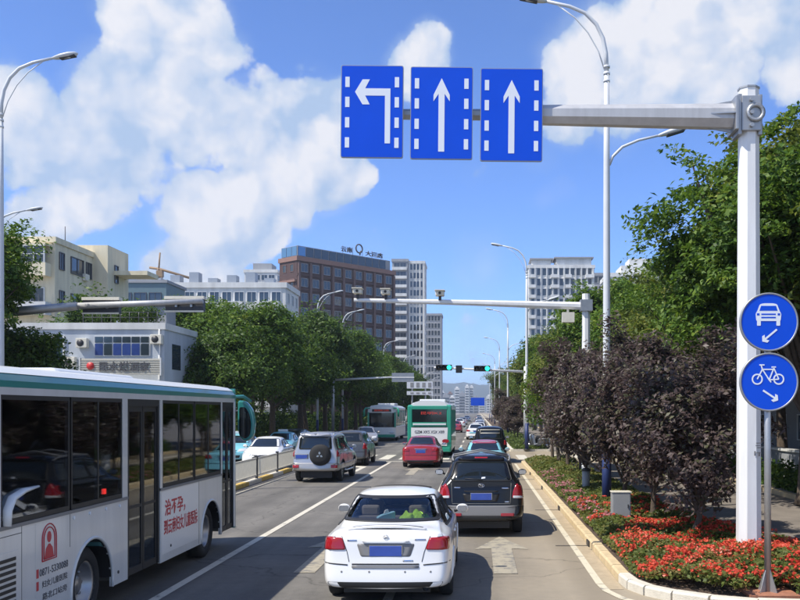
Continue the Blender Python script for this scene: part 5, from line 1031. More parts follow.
for x in (-.6, -.22, .27, .62): sk.patch([(x + .014 * math.cos(a), .50 + .014 * math.sin(a)) for a in [i * math.pi / 4 for i in range(8)]], 'r', .004, 2).build('parking_sensor', 'grey_trim', t)
sk.patch(quad(-.74, .285, .74, .285, .80, .365, -.80, .365, .03), 'r', .004).build('lower_valance', 'black_trim', t)
# boot-lid lip spoiler; its shade is painted on the lid as a black crescent
sp = MB(); n = 25
for u0, u1 in [(i / (n - 1) * 2 - 1, (i + 1) / (n - 1) * 2 - 1) for i in range(n - 1)]: pass
pts = []; 
for i in range(n):
    u = i / (n - 1) * 2 - 1; p = sk.hit(u * .55, .26 + .05 * u * u, 't', .0); pts.append((p.x, p.y - .05, p.z + .006 + .022 * (1 - u * u)))
sp.tube(pts, [.012 + .010 * (1 - (i / (n - 1) * 2 - 1) ** 2) for i in range(n)], 8); sp.build('lip_spoiler', 'paint_white', t)
sk.patch([(.50 * math.cos(a), .40 + (.06 if math.sin(a) > 0 else .20) * math.sin(a)) for a in [2 * math.pi * i / 28 for i in range(28)]], 't', .003, 4).build('boot_shade', 'black_trim', t)
p = sk.hit(0, .955, 'r', .012); MB().lathe([(.028, -.004), (.036, -.004), (.036, .004), (.028, .004), (.028, -.004)], 16, lambda r, a, h: (p.x + r * math.cos(a), p.y + h, p.z + r * math.sin(a))).box(p.x - .014, p.x - .009, p.y - .004, p.y + .004, p.z - .02, p.z + .02).box(p.x + .009, p.x + .014, p.y - .004, p.y + .004, p.z - .02, p.z + .02).box(p.x - .01, p.x + .01, p.y - .003, p.y + .003, p.z - .003, p.z + .003).build('badge', 'chrome', t)
for (u0, u1, zz0) in ((-.53, -.40, .915), (.40, .55, .925), (.24, .38, .645)): sk.patch(quad(u0, zz0 - .010, u1, zz0 - .010, u1, zz0 + .010, u0, zz0 + .010, .003), 'r', .005, 2).build('badge', 'chrome', t)
MB().tube([(.56, -.03, .285), (.56, .30, .285)], .045, 14, cap=False).tube([(.56, -.028, .285), (.56, .30, .285)], .038, 14, cap=False).build('exhaust_pipe', 'chrome', t); MB().tube([(.56, .04, .285), (.56, .05, .285)], .038, 12).build('exhaust_core', 'black_trim', t)
sk.patch(rpoly([(-.5, 2.5), (.5, 2.5), (.5, 2.62), (-.5, 2.62)], .03), 't', .022).build('roof_deflector', 'black_trim', t)
head_lights(sk, t, .70, .45, .76); front_face(sk, t, .62)
# cabin
it = MB().box(-.70, .70, .75, 1.45, .96, 1.0).box(-.66, .66, .88, 1.30, 1.0, 1.075).box(-.72, .72, 1.4, 3.3, .30, .42).box(-.72, .72, 3.2, 3.6, .42, .98).build('cabin', 'interior', t)
MB().prism(rpoly([(1.25, .5), (1.42, .5), (1.36, 1.12), (1.24, 1.12)], .03), lambda a, b, d: (d, a, b), -.62, .62).build('rear_seat', 'seat_grey', t, bevel=.03)
for x in (-.36, .36): MB().box(x - .14, x + .14, 1.34, 1.44, 1.10, 1.27).build('headrest', 'headrest', t, bevel=.04)
for x in (-.36, .36): MB().prism(rpoly([(2.2, .45), (2.34, .45), (2.24, 1.05), (2.10, 1.05)], .03), lambda a, b, d: (d + x, a, b), -.25, .25).build('front_seat', 'seat_grey', t, bevel=.04); MB().box(x - .13, x + .13, 2.08, 2.18, 1.07, 1.28).build('headrest', 'headrest', t, bevel=.04)
MB().tube([(-.52, 2.66, .98), (-.42, 2.62, 1.05), (-.3, 2.62, 1.05), (-.2, 2.66, .98)], .02, 6).build('steering_wheel', 'black_trim', t)
bxx = thing('tissue_box', 'pale blue tissue box on the rear shelf of the white sedan', 'box', (-1.27 - .10, 12.32 + 1.06, 1.077), R(18)); MB().prism([(-.13, 0), (.13, 0), (.13, .13), (-.06, .085), (-.13, .05)], lambda a, b, d: (a, d, b), -.06, .06).build('carton', 'box_blue', bxx, bevel=.006); MB().prism([(-.03, .1), (.05, .11), (.03, .16), (-.01, .15)], lambda a, b, d: (a, d, b), -.02, .02).build('tissue', 'sign_white', bxx)
# crumpled green cloth
g_ = np.random.default_rng(6); cl = thing('green_cloth', 'bright green crumpled cloth on the rear shelf of the white sedan', 'cloth', (-1.27 + .33, 12.32 + 1.06, 1.077)); nu_, nv_ = 26, 12; V = []
for i in range(nu_):
    for j in range(nv_):
        u = i / (nu_ - 1) * 2 - 1; v = j / (nv_ - 1) * 2 - 1; hgt = .15 * max(0, 1 - abs(u) ** 2.6) * max(0, 1 - v * v) ** .6 * (.75 + .25 * math.sin(u * 9 + v * 3) + .15 * math.sin(u * 21 + 2 * v)); V.append((u * .25 + .015 * math.sin(v * 9), v * .13 + .02 * math.sin(u * 8), hgt + .005))
MB().add(V, [(i * nv_ + j, (i + 1) * nv_ + j, (i + 1) * nv_ + j + 1, i * nv_ + j + 1) for i in range(nu_ - 1) for j in range(nv_ - 1)], True).build('fold', 'cloth_green', cl)

# black crossover
t, sk, body = make_car('crossover', 'black crossover with roof rails and grey rear bumper beside the kerb', 'car', .07, 19.2, 0, SUV, 'paint_black', lower=True, ku=5)
tail(sk, t, rpoly([(.66, .84), (.93, .82), (.94, 1.0), (.90, 1.17), (.74, 1.13), (.68, .98)], .03))
for q in (rpoly([(.68, .84), (.92, .83), (.92, .88), (.68, .89)], .01),): [sk.patch(p, 'r', .016).build('reversing_lamp', 'lamp_clear', t) for p in (q, mir(q))]
sk.patch(quad(-.86, .46, .86, .46, .90, .68, -.90, .68, .05), 'r', .012).build('rear_bumper', 'grey_trim', t); sk.patch(quad(-.60, .33, .60, .33, .66, .45, -.66, .45, .04), 'r', .008).build('lower_bumper', 'black_trim', t)
for q in (rpoly([(.42, .46), (.70, .46), (.70, .52), (.42, .52)], .01),): [sk.patch(p, 'r', .022).build('reflector', 'lamp_red', t) for p in (q, mir(q))]
sk.patch(quad(-.34, .76, .34, .76, .40, .93, -.40, .93, .03), 'r', .003).build('plate_recess', 'black_trim', t); plate_at(sk, t, .87); sk.patch(quad(-.35, .965, .35, .965, .37, .995, -.37, .995, .008), 'r', .025).build('tailgate_handle', 'black_trim', t)
mb = MB(); sk.seam([(-.62, .72), (-.64, 1.15)], 'r', .006, mb=mb); sk.seam([(.62, .72), (.64, 1.15)], 'r', .006, mb=mb); sk.seam([(-.62, .72), (.62, .72)], 'r', .007, mb=mb); mb.build('tailgate_seam', 'interior', t)
p = sk.hit(0, 1.10, 'r', .01); MB().lathe([(.042, -.004), (.052, -.004), (.052, .004), (.042, .004), (.042, -.004)], 18, lambda r, a, h: (p.x + r * 1.3 * math.cos(a), p.y + h, p.z + r * .8 * math.sin(a))).tube([(p.x - .03, p.y, p.z - .025), (p.x - .012, p.y, p.z + .025)], .006, 5).tube([(p.x + .012, p.y, p.z - .025), (p.x + .03, p.y, p.z + .025)], .006, 5).tube([(p.x - .02, p.y, p.z), (p.x + .02, p.y, p.z)], .005, 5).build('badge', 'chrome', t)
for (u0, u1, zz0) in ((-.58, -.44, 1.06), (.44, .6, 1.05), (.50, .60, .76)): sk.patch(quad(u0, zz0 - .012, u1, zz0 - .012, u1, zz0 + .012, u0, zz0 + .012, .003), 'r', .005, 2).build('badge', 'chrome', t)
for sx in (-1, 1):
    pts = [sk.hit(sx * .60, y, 't', .05 if i not in (0, 6) else .0) for i, y in enumerate((.55, .7, 1.0, 1.4, 1.8, 2.2, 2.4))]; MB().tube(pts, .022, 8).build('roof_rail', 'grey_trim', t)
for yy in (.95, 1.75): MB().tube([sk.hit(-.6, yy, 't', .05), sk.hit(0, yy, 't', .07), sk.hit(.6, yy, 't', .05)], .02, 6).build('cross_bar', 'grey_trim', t)
MB().tube([sk.hit(.02, 1.215, 'r', .02), sk.hit(-.35, 1.245, 'r', .02)], .009, 5).build('rear_wiper', 'black_trim', t); sk.patch(quad(-.5, 1.61, .5, 1.61, .46, 1.665, -.46, 1.665, .02), 'r', .06).build('roof_spoiler', 'paint_black', t); sk.patch(quad(-.14, 1.625, .14, 1.625, .14, 1.645, -.14, 1.645, .005), 'r', .065).build('brake_light', 'lamp_red', t)
sk.patch(quad(.0, 1.24, .09, 1.25, .09, 1.285, .01, 1.275, .01), 'r', .008, 2).build('sticker', 'sign_white', t)
head_lights(sk, t, .85, .45, .78); front_face(sk, t, .75)

# silver off-roader with spare wheel
t, sk, body = make_car('off_roader', 'silver off-roader with black-covered spare wheel on its back door', 'car', -6.12, 33.8, R(-1.5), OFFROAD, 'paint_silver', lower=True)
sk.patch(quad(-.84, .47, .84, .47, .86, .74, -.86, .74, .04), 'r', .03).build('rear_bumper', 'paint_champagne', t); tail(sk, t, rpoly([(.60, .56), (.82, .56), (.82, .67), (.60, .67)], .02), off=.04); q = rpoly([(.80, .98), (.90, .98), (.90, 1.22), (.80, 1.22)], .02); [sk.patch(p, 'r', .012).build('side_lamp', 'lamp_red', t) for p in (q, mir(q))]
p = sk.hit(.20, 1.06, 'r', 0)
sp = MB().lathe([(.001, -.20), (.22, -.20), (.34, -.18), (.40, -.12), (.40, .02), (.001, .02)], 30, lambda r, a, h: (.20 + r * math.cos(a), p.y + h, 1.05 + r * math.sin(a))).build('spare_wheel_cover', 'rubber', t)
for k in range(3):
    a = R(90 + 120 * k); M = lambda u, v, d, a=a: (.20 + u * math.cos(a) - v * math.sin(a), p.y - .205 - d, 1.05 + u * math.sin(a) + v * math.cos(a)); MB().prism([(.01, 0), (.075, .043), (.14, 0), (.075, -.043)], M, 0, .006).build('emblem', 'chrome', sp)
plate_at(sk, t, .98, dx=-.52); q = rpoly([(-.82, .90), (-.26, .90), (-.26, 1.08), (-.82, 1.08)], .02); sk.patch(q, 'r', .006).build('plate_recess', 'grey_trim', t)
for ax in 'RL': sk.patch(rpoly([(.15, .50), (4.1, .50), (4.1, .70), (.15, .70)], .04), ax, .012).build('side_cladding', 'paint_champagne', t)
for sx in (-1, 1): MB().tube([sk.hit(sx * .62, y, 't', .05 if i not in (0, 4) else 0) for i, y in enumerate((.4, .55, 1.3, 2.0, 2.15))], .02, 6).build('roof_rail', 'chrome', t); MB().tube([(sx * .86, 1.35, .42), (sx * .95, 1.5, .40), (sx * .95, 2.9, .40), (sx * .86, 3.05, .42)], .035, 8).build('side_step', 'chrome', t)
sk.patch(quad(-.56, 1.745, .56, 1.745, .52, 1.79, -.52, 1.79, .02), 'r', .08).build('roof_spoiler', 'paint_silver', t); head_lights(sk, t, .92, .5, .78); front_face(sk, t, .85)

# red sedan
def rear_basic(sk, t, tl, pz=.78, bump=.60):
    tail(sk, t, tl); plate_at(sk, t, pz); mb = MB(); sk.seam([(-.88, bump + .01), (-.45, bump), (.45, bump), (.88, bump + .01)], 'r', .009, mb=mb); sk.seam([(-.52, bump), (-.55, .9)], 'r', .005, mb=mb); sk.seam([(.52, bump), (.55, .9)], 'r', .005, mb=mb); mb.build('boot_seam', 'black_trim', t)
    sk.patch(quad(-.70, .285, .70, .285, .76, .37, -.76, .37, .03), 'r', .005).build('lower_valance', 'black_trim', t); sk.patch(quad(-.3, .88, .3, .88, .3, .905, -.3, .905, .01), 'r', .02).build('chrome_strip', 'chrome', t); head_lights(sk, t, .70, .45, .76); front_face(sk, t, .62)
TL = rpoly([(.52, .80), (.90, .78), (.90, .93), (.80, .98), (.58, .93)], .03)
t, sk, b_ = make_car('sedan', 'dark red sedan waiting behind the green and white bus', 'car', -2.72, 42.6, 0, SEDAN, 'paint_red'); rear_basic(sk, t, TL)
# taxi, dark van and other traffic ahead in the kerb lane
t, sk, b_ = make_car('taxi', 'cyan taxi with dark red roof directly ahead of the black crossover', 'taxi', .27, 36.0, 0, SEDAN, 'paint_cyan', roof='paint_darkred', taxi=False); rear_basic(sk, t, TL); sk.patch(quad(-.52, 1.365, .52, 1.365, .50, 1.41, -.50, 1.41, .01), 'r', .012).build('display_strip', 'paint_darkred', t)
t, sk, b_ = make_car('van', 'dark multi-purpose van with pale framed roof box ahead of the cyan taxi', 'van', .62, 46.5, 0, OFFROAD, 'paint_black'); rear_basic(sk, t, rpoly([(.72, .95), (.88, .95), (.88, 1.2), (.74, 1.2)], .02), .85, .7)
MB().tube([(-.5, .1, 1.55), (.5, .1, 1.55), (.5, .12, 1.72), (-.5, .12, 1.72), (-.5, .1, 1.55)], .03, 6).build('rear_sunblind_frame', 'sign_cream', t)
t, sk, b_ = make_car('taxi', 'white and cyan taxi beyond the dark van', 'taxi', -.2, 84, 0, SEDAN, 'paint_white', taxi=True); rear_basic(sk, t, TL); sk.patch(rpoly([(-.6, .62), (.6, .62), (.6, .74), (-.6, .74)], .02), 'r', .006).build('stripe', 'paint_cyan', t)
t, sk, b_ = make_car('sedan', 'white sedan ahead of the white and cyan taxi', 'car', .1, 97, 0, SEDAN, 'paint_white'); rear_basic(sk, t, TL)
t, sk, b_ = make_car('sedan', 'white car far ahead just right of the green bus', 'car', -3.0, 146, 0, SEDAN, 'paint_white'); rear_basic(sk, t, TL)
t, sk, b_ = make_car('sedan', 'dark red car half hidden beyond the green bus', 'car', -2.9, 112, 0, SEDAN, 'paint_darkred'); rear_basic(sk, t, TL)
for k, (x, y, pn, lb) in enumerate([(.2, 112, 'paint_silver', 'silver sedan queued far ahead in the kerb lane'), (.3, 128, 'paint_white', 'white sedan far ahead in the kerb lane, behind a grey one'), (.2, 150, 'paint_grey', 'grey sedan far ahead in the kerb lane'), (-3.0, 175, 'paint_silver', 'silver car tiny in the distance in the middle lane'), (.3, 190, 'paint_white', 'white car tiny in the distance in the kerb lane'), (-2.8, 230, 'paint_white', 'white car very far away in the middle lane'), (.2, 260, 'paint_grey', 'grey car very far away in the kerb lane'), (-6.0, 120, 'paint_darkblue', 'dark blue car far ahead in the left lane')]):
    t, sk, b_ = make_car('sedan', lb, 'car', x, y, 0, SEDAN, pn, detail=False, ku=3); rear_basic(sk, t, TL)
# left lane and opposite side
t, sk, b_ = make_car('crossover', 'dark grey crossover ahead of the silver off-roader', 'car', -6.35, 44.0, 0, SUV, 'paint_grey'); rear_basic(sk, t, rpoly([(.70, .84), (.92, .84), (.92, 1.15), (.76, 1.13)], .03), .87, .7)
def oncoming(name, label, cat, x, y, rz, spec, paint, **k):
    yy = y + math.cos(rz) * spec['L']; xx = x - math.sin(rz) * spec['L']
    t, sk, b_ = make_car(name, label, cat, xx, yy, R(180) + rz, spec, paint, **k); head_lights(sk, t, .70, .42, .78, .085); front_face(sk, t, .62); tail(sk, t, TL); return t, sk
oncoming('sedan', 'silver compact car coming towards us in front of the oncoming bus', 'car', -8.55, 69, R(8), SEDAN, 'paint_champagne')
oncoming('sedan', 'white sedan facing us behind the white median fence', 'car', -9.95, 41, R(3), SEDAN, 'paint_white')
oncoming('taxi', 'cyan taxi with roof sign behind the white sedan facing us', 'taxi', -11.5, 51, R(2), SEDAN, 'paint_cyan', taxi=True)
oncoming('taxi', 'cyan taxi in the outer opposite lane beside the bus mirror', 'taxi', -12.7, 46, R(2), SEDAN, 'paint_cyan', taxi=True)
oncoming('sedan', 'dark car waiting in the outer opposite lane behind the cyan taxis', 'car', -12.6, 60, 0, SEDAN, 'paint_darkblue')

# ------------------------------------------------------------------ buses
def yz(a, b, d): return (d, a, b)
def arch(cy, r, z0, n=12, zc=.46):
    """points of a wheel-arch cut, left to right, starting and ending at height z0"""
    a0 = math.asin((z0 - zc) / r); return [(cy + r * math.cos(a), zc + r * math.sin(a)) for a in [math.pi - a0 - (math.pi - 2 * a0) * i / n for i in range(n + 1)]]
HW = 1.225; BL = 9.4
bus = thing('city_bus', 'silver and teal city bus with red lettering filling the left lane', 'bus', (-6.145, 9.0, 0))
for sx in (1, -1):
    x0, x1 = (HW - .04, HW) if sx > 0 else (-HW, -HW + .04)
    lowA = [(.10, .34), *arch(2.5, .62, .34), (3.64, .34), (3.64, 1.50), (.02, 1.50), (.02, .5)]; lowB = [(4.94, .34), *arch(7.6, .60, .34), (8.30, .34), (8.30, 1.50), (4.94, 1.50)]
    if sx > 0: segs = [lowA, lowB]
    else: segs = [[(.10, .34), *arch(2.5, .62, .34), *arch(7.6, .60, .34), (9.3, .34), (9.3, 1.50), (.02, 1.50), (.02, .5)]]
    for sg in segs: pn = MB().prism(sg, yz, x0, x1).build('side_panel', 'bus_silver', bus)
    MB().box(x0, x1, .02, 9.2, 2.87, 2.965).build('cant_rail', 'bus_silver', bus)
    pil = [(.02, .28), (3.46, 3.64), (4.94, 5.04), (8.24, 8.32)] if sx > 0 else [(.02, .28), (4.5, 4.6), (9.1, 9.3)]
    for a, b in pil: MB().box(x0, x1, a, b, 1.50, 2.87).build('pillar', 'bus_silver', bus)
    MB().box(x0 - .012 * (sx < 0), x1 + .012 * (sx > 0), .02, 3.64 if sx > 0 else 9.2, 1.46, 1.50).build('belt_strip', 'grey_trim', bus)
    if sx > 0: MB().box(x0, x1 + .012, 4.94, 8.3, 1.46, 1.50).build('belt_strip', 'grey_trim', bus)
    win = [(.28, 1.86), (1.90, 3.46), (5.04, 6.62), (6.66, 8.24)] if sx > 0 else [(.28, 1.6), (1.64, 3.0), (3.04, 4.5), (4.6, 6.0), (6.04, 7.5), (7.54, 9.1)]
    for a, b in win:
        g = MB().box((x0 + x1) / 2 + sx * .004 - .004, (x0 + x1) / 2 + sx * .004 + .004, a, b, 1.50, 2.87).build('window', 'bus_glass', bus)
        xa, xb = ((x0 + x1) / 2 - .012, (x0 + x1) / 2 + .014)
        MB().box(xa, xb, a, a + .035, 1.50, 2.87).box(xa, xb, b - .035, b, 1.50, 2.87).box(xa, xb, a + .035, b - .035, 1.50, 1.56).box(xa, xb, a + .035, b - .035, 2.82, 2.87).build('window_seal', 'black_trim', g)
        if a > 1: MB().box(xa, xb, (a + b) / 2 - .02, (a + b) / 2 + .02, 1.56, 2.82).build('glazing_bar', 'black_trim', g)
    # wheels, arch lips
    for cy, r in ((2.5, .62), (7.6, .60)):
        MB().tube([(x1 if sx > 0 else x0, a, b) for a, b in arch(cy, r, .34, 20)], .022, 6).build('arch_lip', 'bus_silver', bus); MB().add([(sx * (HW - .02 - h), cy + (r - .005) * math.cos(a), .46 + (r - .005) * math.sin(a)) for h in (0, .30) for a in [math.pi * i / 16 for i in range(17)]], [(i, i + 1, i + 18, i + 17) for i in range(16)], True).build('wheel_housing', 'black_trim', bus)
        w = MB().lathe([(.30, -.14), (.43, -.14), (.48, -.10), (.485, 0), (.48, .10), (.43, .14), (.30, .14), (.30, -.14)], 36, lambda q, a, h: (sx * (HW - .24) + h, cy + q * math.cos(a), .485 + q * math.sin(a))).build('wheel', 'rubber', bus)
        rm = MB().lathe([(.001, .05), (.10, .05), (.14, -.02), (.24, -.03), (.26, .10), (.31, .135), (.31, -.1), (.001, -.1)], 28, lambda q, a, h: (sx * (HW - .24 + h), cy + q * math.cos(a), .485 + q * math.sin(a)))
        for k in range(8): a = k * math.pi / 4; rm.tube([(sx * (HW - .26), cy + .19 * math.cos(a), .485 + .19 * math.sin(a)), (sx * (HW - .225), cy + .19 * math.cos(a), .485 + .19 * math.sin(a))], .02, 6)
        rm.build('rim', 'rim', w)
# roof: teal cove bands and pale roof skin
sec = [(HW, 2.965), (HW - .005, 3.03), (HW - .04, 3.10)]
for sx in (1, -1): MB().prism([(sx * (HW - .06), 2.95), (sx * HW, 2.95), (sx * (HW + .004), 3.02), (sx * (HW - .02), 3.085), (sx * (HW - .06), 3.11)], lambda a, b, d: (a, d, b), .03, 9.25).build('cove_panel', 'bus_teal', bus)
rs = [(-HW + .03, 3.10), (-HW + .14, 3.165), (-HW + .35, 3.20), (-.5, 3.225), (0, 3.23), (.5, 3.225), (HW - .35, 3.20), (HW - .14, 3.165), (HW - .03, 3.10)]
MB().prism(rs, lambda a, b, d: (a, d, b), .05, 9.2).build('roof', 'bus_roof', bus)
MB().prism([(-.6, 3.2), (.4, 3.2), (.3, 3.30), (-.5, 3.30)], lambda a, b, d: (a, d, b), 3.4, 6.2).build('air_conditioner', 'bus_roof', bus, bevel=.05)
MB().box(-.68, .68, .1, 9.2, .38, .52).box(-HW + .06, HW - .06, 3.3, 6.85, .38, .51).box(-HW + .06, HW - .06, 8.35, 9.2, .38, .51).build('floor', 'interior', bus); MB().box(-HW + .08, HW - .08, .1, 9.2, 2.92, 2.95).build('ceiling', 'interior', bus)
# doors
for (a, b, nm) in ((3.66, 4.92, 'middle'), (8.33, 9.18, 'front')):
    MB().box(HW - .05, HW - .01, a, a + .05, .36, 2.87).box(HW - .05, HW - .01, b - .05, b, .36, 2.87).box(HW - .05, HW - .01, a + .05, b - .05, 2.77, 2.87).build('door_frame', 'black_trim', bus)
    for k in range(2):
        c0 = a + .05 + (b - a - .1) * k / 2; c1 = a + .05 + (b - a - .1) * (k + 1) / 2
        lf = MB().box(HW - .06, HW - .03, c0 + .01, c0 + .06, .36, 2.77).box(HW - .06, HW - .03, c1 - .06, c1 - .01, .36, 2.77).box(HW - .06, HW - .03, c0 + .06, c1 - .06, .36, .46).box(HW - .06, HW - .03, c0 + .06, c1 - .06, 2.69, 2.77).box(HW - .06, HW - .03, c0 + .06, c1 - .06, 1.30, 1.34).build('door_leaf', 'black_trim', bus)
        MB().box(HW - .05, HW - .042, c0 + .06, c1 - .06, .46, 1.30).build('pane', 'bus_glass', lf); MB().box(HW - .05, HW - .042, c0 + .06, c1 - .06, 1.34, 2.69).build('pane', 'bus_glass', lf)
        MB().tube([(HW - .09, c0 + .1, 1.0), (HW - .09, c0 + .1, 1.6)], .014, 6).build('grab_bar', 'chrome', lf)
MB().box(HW - .04, HW + .004, 9.14, 9.26, .36, 2.9).build('front_corner_post', 'bus_silver', bus, bevel=.02)
# front mask, rear face
MB().prism([(-HW, 9.2), (-HW, 9.28), (-HW + .25, 9.37), (0, 9.42), (HW - .25, 9.37), (HW, 9.28), (HW, 9.2)], lambda a, b, d: (a, b, d), .34, 1.25).build('front_panel', 'bus_teal', bus); MB().prism([(-HW, 9.2), (-HW, 9.28), (-HW + .25, 9.37), (0, 9.42), (HW - .25, 9.37), (HW, 9.28), (HW, 9.2)], lambda a, b, d: (a, b, d), 2.75, 3.15).build('front_header', 'bus_teal', bus)
MB().prism([(-HW + .04, 9.26), (-HW + .25, 9.34), (0, 9.39), (HW - .25, 9.34), (HW - .04, 9.26), (HW - .06, 9.24), (0, 9.36), (-HW + .06, 9.24)], lambda a, b, d: (a, b, d), 1.25, 2.75).build('windshield', 'bus_glass', bus)
MB().box(-HW + .02, HW - .02, -.02, .04, .4, 1.6).box(-HW + .02, HW - .02, -.02, .04, 2.6, 3.1).box(-HW + .02, -1.0, -.02, .04, 1.6, 2.6).box(1.0, HW - .02, -.02, .04, 1.6, 2.6).build('rear_panel', 'bus_teal', bus); MB().box(-1.0, 1.0, 0, .02, 1.6, 2.6).build('rear_window', 'dark_glass', bus)
for sx in (-1, 1): MB().box(sx * 1.05 - .08, sx * 1.05 + .08, -.05, -.02, .8, 1.3).build('tail_light', 'lamp_red', bus)
# teal mirror housing hanging off the front corner
m = MB(); m.tube([(HW - .2, 9.30, 2.98), (HW + .08, 9.55, 3.0), (HW + .20, 9.70, 2.9)], .035, 8); m.build('mirror_arm', 'bus_teal', bus)
m = MB().prism(rpoly([(-.04, 2.93), (.14, 2.90), (.27, 2.72), (.32, 2.45), (.28, 2.16), (.13, 2.06), (.02, 2.12), (-.04, 2.3)], .08), lambda a, b, d: (HW + a, d, b), 9.55, 9.72).build('wing_mirror', 'bus_teal', bus, bevel=.04)
MB().prism(rpoly([(.0, 2.78), (.13, 2.78), (.21, 2.64), (.25, 2.42), (.22, 2.20), (.12, 2.12), (.0, 2.2)], .05), lambda a, b, d: (HW + a, d, b), 9.542, 9.549).build('mirror_glass', 'dark_glass', m)
# side fittings: fairing, grille, panel lines, bolts, marker lamps, plug
MB().tube([(HW + .01, 1.05, 1.86), (HW + .015, .7, 1.84), (HW + .015, .46, 1.78), (HW + .015, .37, 1.66), (HW + .01, .36, 1.5)], [.02, .05, .06, .06, .06], 8, flat=.6).build('window_fairing', 'bus_roof', bus)
gr = MB().box(HW, HW + .006, .10, .62, .55, 1.22).build('engine_grille', 'bus_silver', bus)
for k in range(9): MB().box(HW + .006, HW + .014, .16, .56, .60 + k * .065, .635 + k * .065).build('grille_slot', 'black_trim', gr)
pl = MB().box(HW, HW + .002, .70, .706, .36, 1.46).box(HW, HW + .002, 1.85, 1.856, 1.06, 1.46).box(HW, HW + .002, .02, .70, 1.385, 1.392).box(HW, HW + .002, 1.02, 1.72, 1.15, 1.156).box(HW, HW + .002, 6.86, 6.866, .36, 1.46).build('panel_seam', 'black_trim', bus)
for y, z in ((1.95, 1.40), (2.4, 1.405), (2.9, 1.405), (3.35, 1.40), (5.4, .55), (3.3, .5)): MB().tube([(HW, y, z), (HW + .012, y, z)], .022, 8).build('marker', 'dark_metal' if z < 1 else 'sign_white', bus)
MB().box(HW - .05, HW - .02, 2.88, 2.96, 1.6, 1.67).build('window_glint', 'glint_red', bus)  # added glowing chip, imitates a red light reflected in the bus window
# printed advert: lettering and a framed portrait outline
ad = MB().box(HW, HW + .003, 5.0, 6.82, .46, 1.44).build('advert_panel', 'bus_white', bus)
side = lambda cy, cz: (lambda u, v, d: (HW + .006 + d, cy + u, cz + v))
text_part('lettering', '治不孕，', .98, .27, side(5.62, 1.17), 'print_red', ad, .001, .022); text_part('lettering', '到云南妇女儿童医院', 1.68, .25, side(5.93, .87), 'print_red', ad, .001, .02)
ad = MB().box(HW, HW + .0025, 1.0, 1.84, .40, 1.44).build('advert_panel', 'bus_silver', bus)
fr = MB()
for r_, z0 in ((.17, 1.0), (.13, 1.02)):
    pts = [(HW + .006, 1.32 - r_, z0)] + [(HW + .006, 1.32 - r_ * math.cos(a), 1.24 + r_ * 1.0 * math.sin(a)) for a in [math.pi * i / 12 for i in range(13)]] + [(HW + .006, 1.32 + r_, z0), (HW + .006, 1.32 - r_, z0)]
    fr.tube(pts, .008, 4)
fr.prism([(1.32 + .05 * math.cos(a), 1.26 + .065 * math.sin(a)) for a in [2 * math.pi * i / 14 for i in range(14)]], yz, HW + .003, HW + .006); fr.prism([(1.21, 1.02), (1.43, 1.02), (1.40, 1.13), (1.34, 1.18), (1.30, 1.18), (1.24, 1.13)], yz, HW + .003, HW + .006)
fr.build('portrait_outline', 'print_red', ad); text_part('lettering', '0871-5330088', .70, .085, side(1.44, .88), 'print_dark', ad, .001, .004); text_part('lettering', '妇女儿童医院', .62, .08, side(1.46, .74), 'print_dark', ad, .001, .004); text_part('lettering', '路北口站旁', .60, .08, side(1.46, .60), 'print_dark', ad, .001, .004)
for z in (.88, .74): MB().box(HW + .003, HW + .006, 1.02, 1.07, z - .05, z + .05).build('bullet', 'print_red', ad)
# saloon: seats, poles, passengers
for k, y in enumerate((.8, 1.6, 2.9, 5.3, 6.1, 6.9)):
    for x in (-.98, -.52, .52, .98):
        s = MB().box(x - .2, x + .2, y, y + .42, .92, .99).box(x - .2, x + .2, y - .07, y, .92, 1.62).build('passenger_seat', 'seat_teal', bus, bevel=.02)
        MB().tube([(x, y + .2, .5), (x, y + .2, .92)], .04, 6).build('pedestal', 'dark_metal', s)
for x, y in ((.35, 3.6), (.35, 5.0), (-.35, 2.2), (-.35, 6.5), (.35, 8.2)): MB().tube([(x, y, .5), (x, y, 2.93)], .018, 8).build('handrail', 'rail_yellow', bus)
for x in (-.4, .4): MB().tube([(x, .6, 2.62), (x, 8.8, 2.62)], .016, 6).build('handrail', 'rail_yellow', bus)

def far_bus(label, X, Y, rz, green, front):
    t = thing('city_bus', label, 'bus', (X, Y, 0), rz); L = 10.5; w = 1.25
    MB().box(-w, w, 0, L, .35, 1.35).build('lower_body', 'bus_white' if front else green, t, bevel=.06); MB().box(-w + .03, w - .03, .05, L - .05, 1.35, 2.75).build('glazing', 'dark_glass', t); MB().box(-w, w, 0, L, 2.75, 3.05).build('roof_band', green if not front else 'bus_white', t, bevel=.08)
    MB().prism([(-w + .12, 3.03), (w - .12, 3.03), (w - .3, 3.17), (.5, 3.24), (-.5, 3.24), (-w + .3, 3.17)], lambda a, b, d: (a, d, b), .1, L - .1).build('roof', 'bus_roof', t); MB().box(-.8, .8, 3.5, 6.5, 3.2, 3.42).build('air_conditioner', 'bus_roof', t, bevel=.06)
    for sx in (-1, 1):
        for k in range(7): y0 = .0 + k * L / 6.35; MB().box(sx * (w - .015) - .02, sx * (w - .015) + .02, y0, y0 + .14, 1.34, 2.76).build('pillar', green, t)
        for cy in (2.6, 8.3):
            wl = MB().lathe([(.28, -.14), (.45, -.13), (.48, 0), (.45, .13), (.28, .14)], 22, lambda q, a, h: (sx * (w - .16) + h, cy + q * math.cos(a), .48 + q * math.sin(a))).build('wheel', 'rubber', t); MB().lathe([(.001, .06), (.30, .1)], 16, lambda q, a, h: (sx * (w - .14 + h), cy + q * math.cos(a), .48 + q * math.sin(a))).build('rim', 'rim', wl)
    return t, w, L
t, w, L = far_bus('green and white city bus seen from behind beyond the red sedan', -2.78, 51.6, 0, 'bus_green', False)
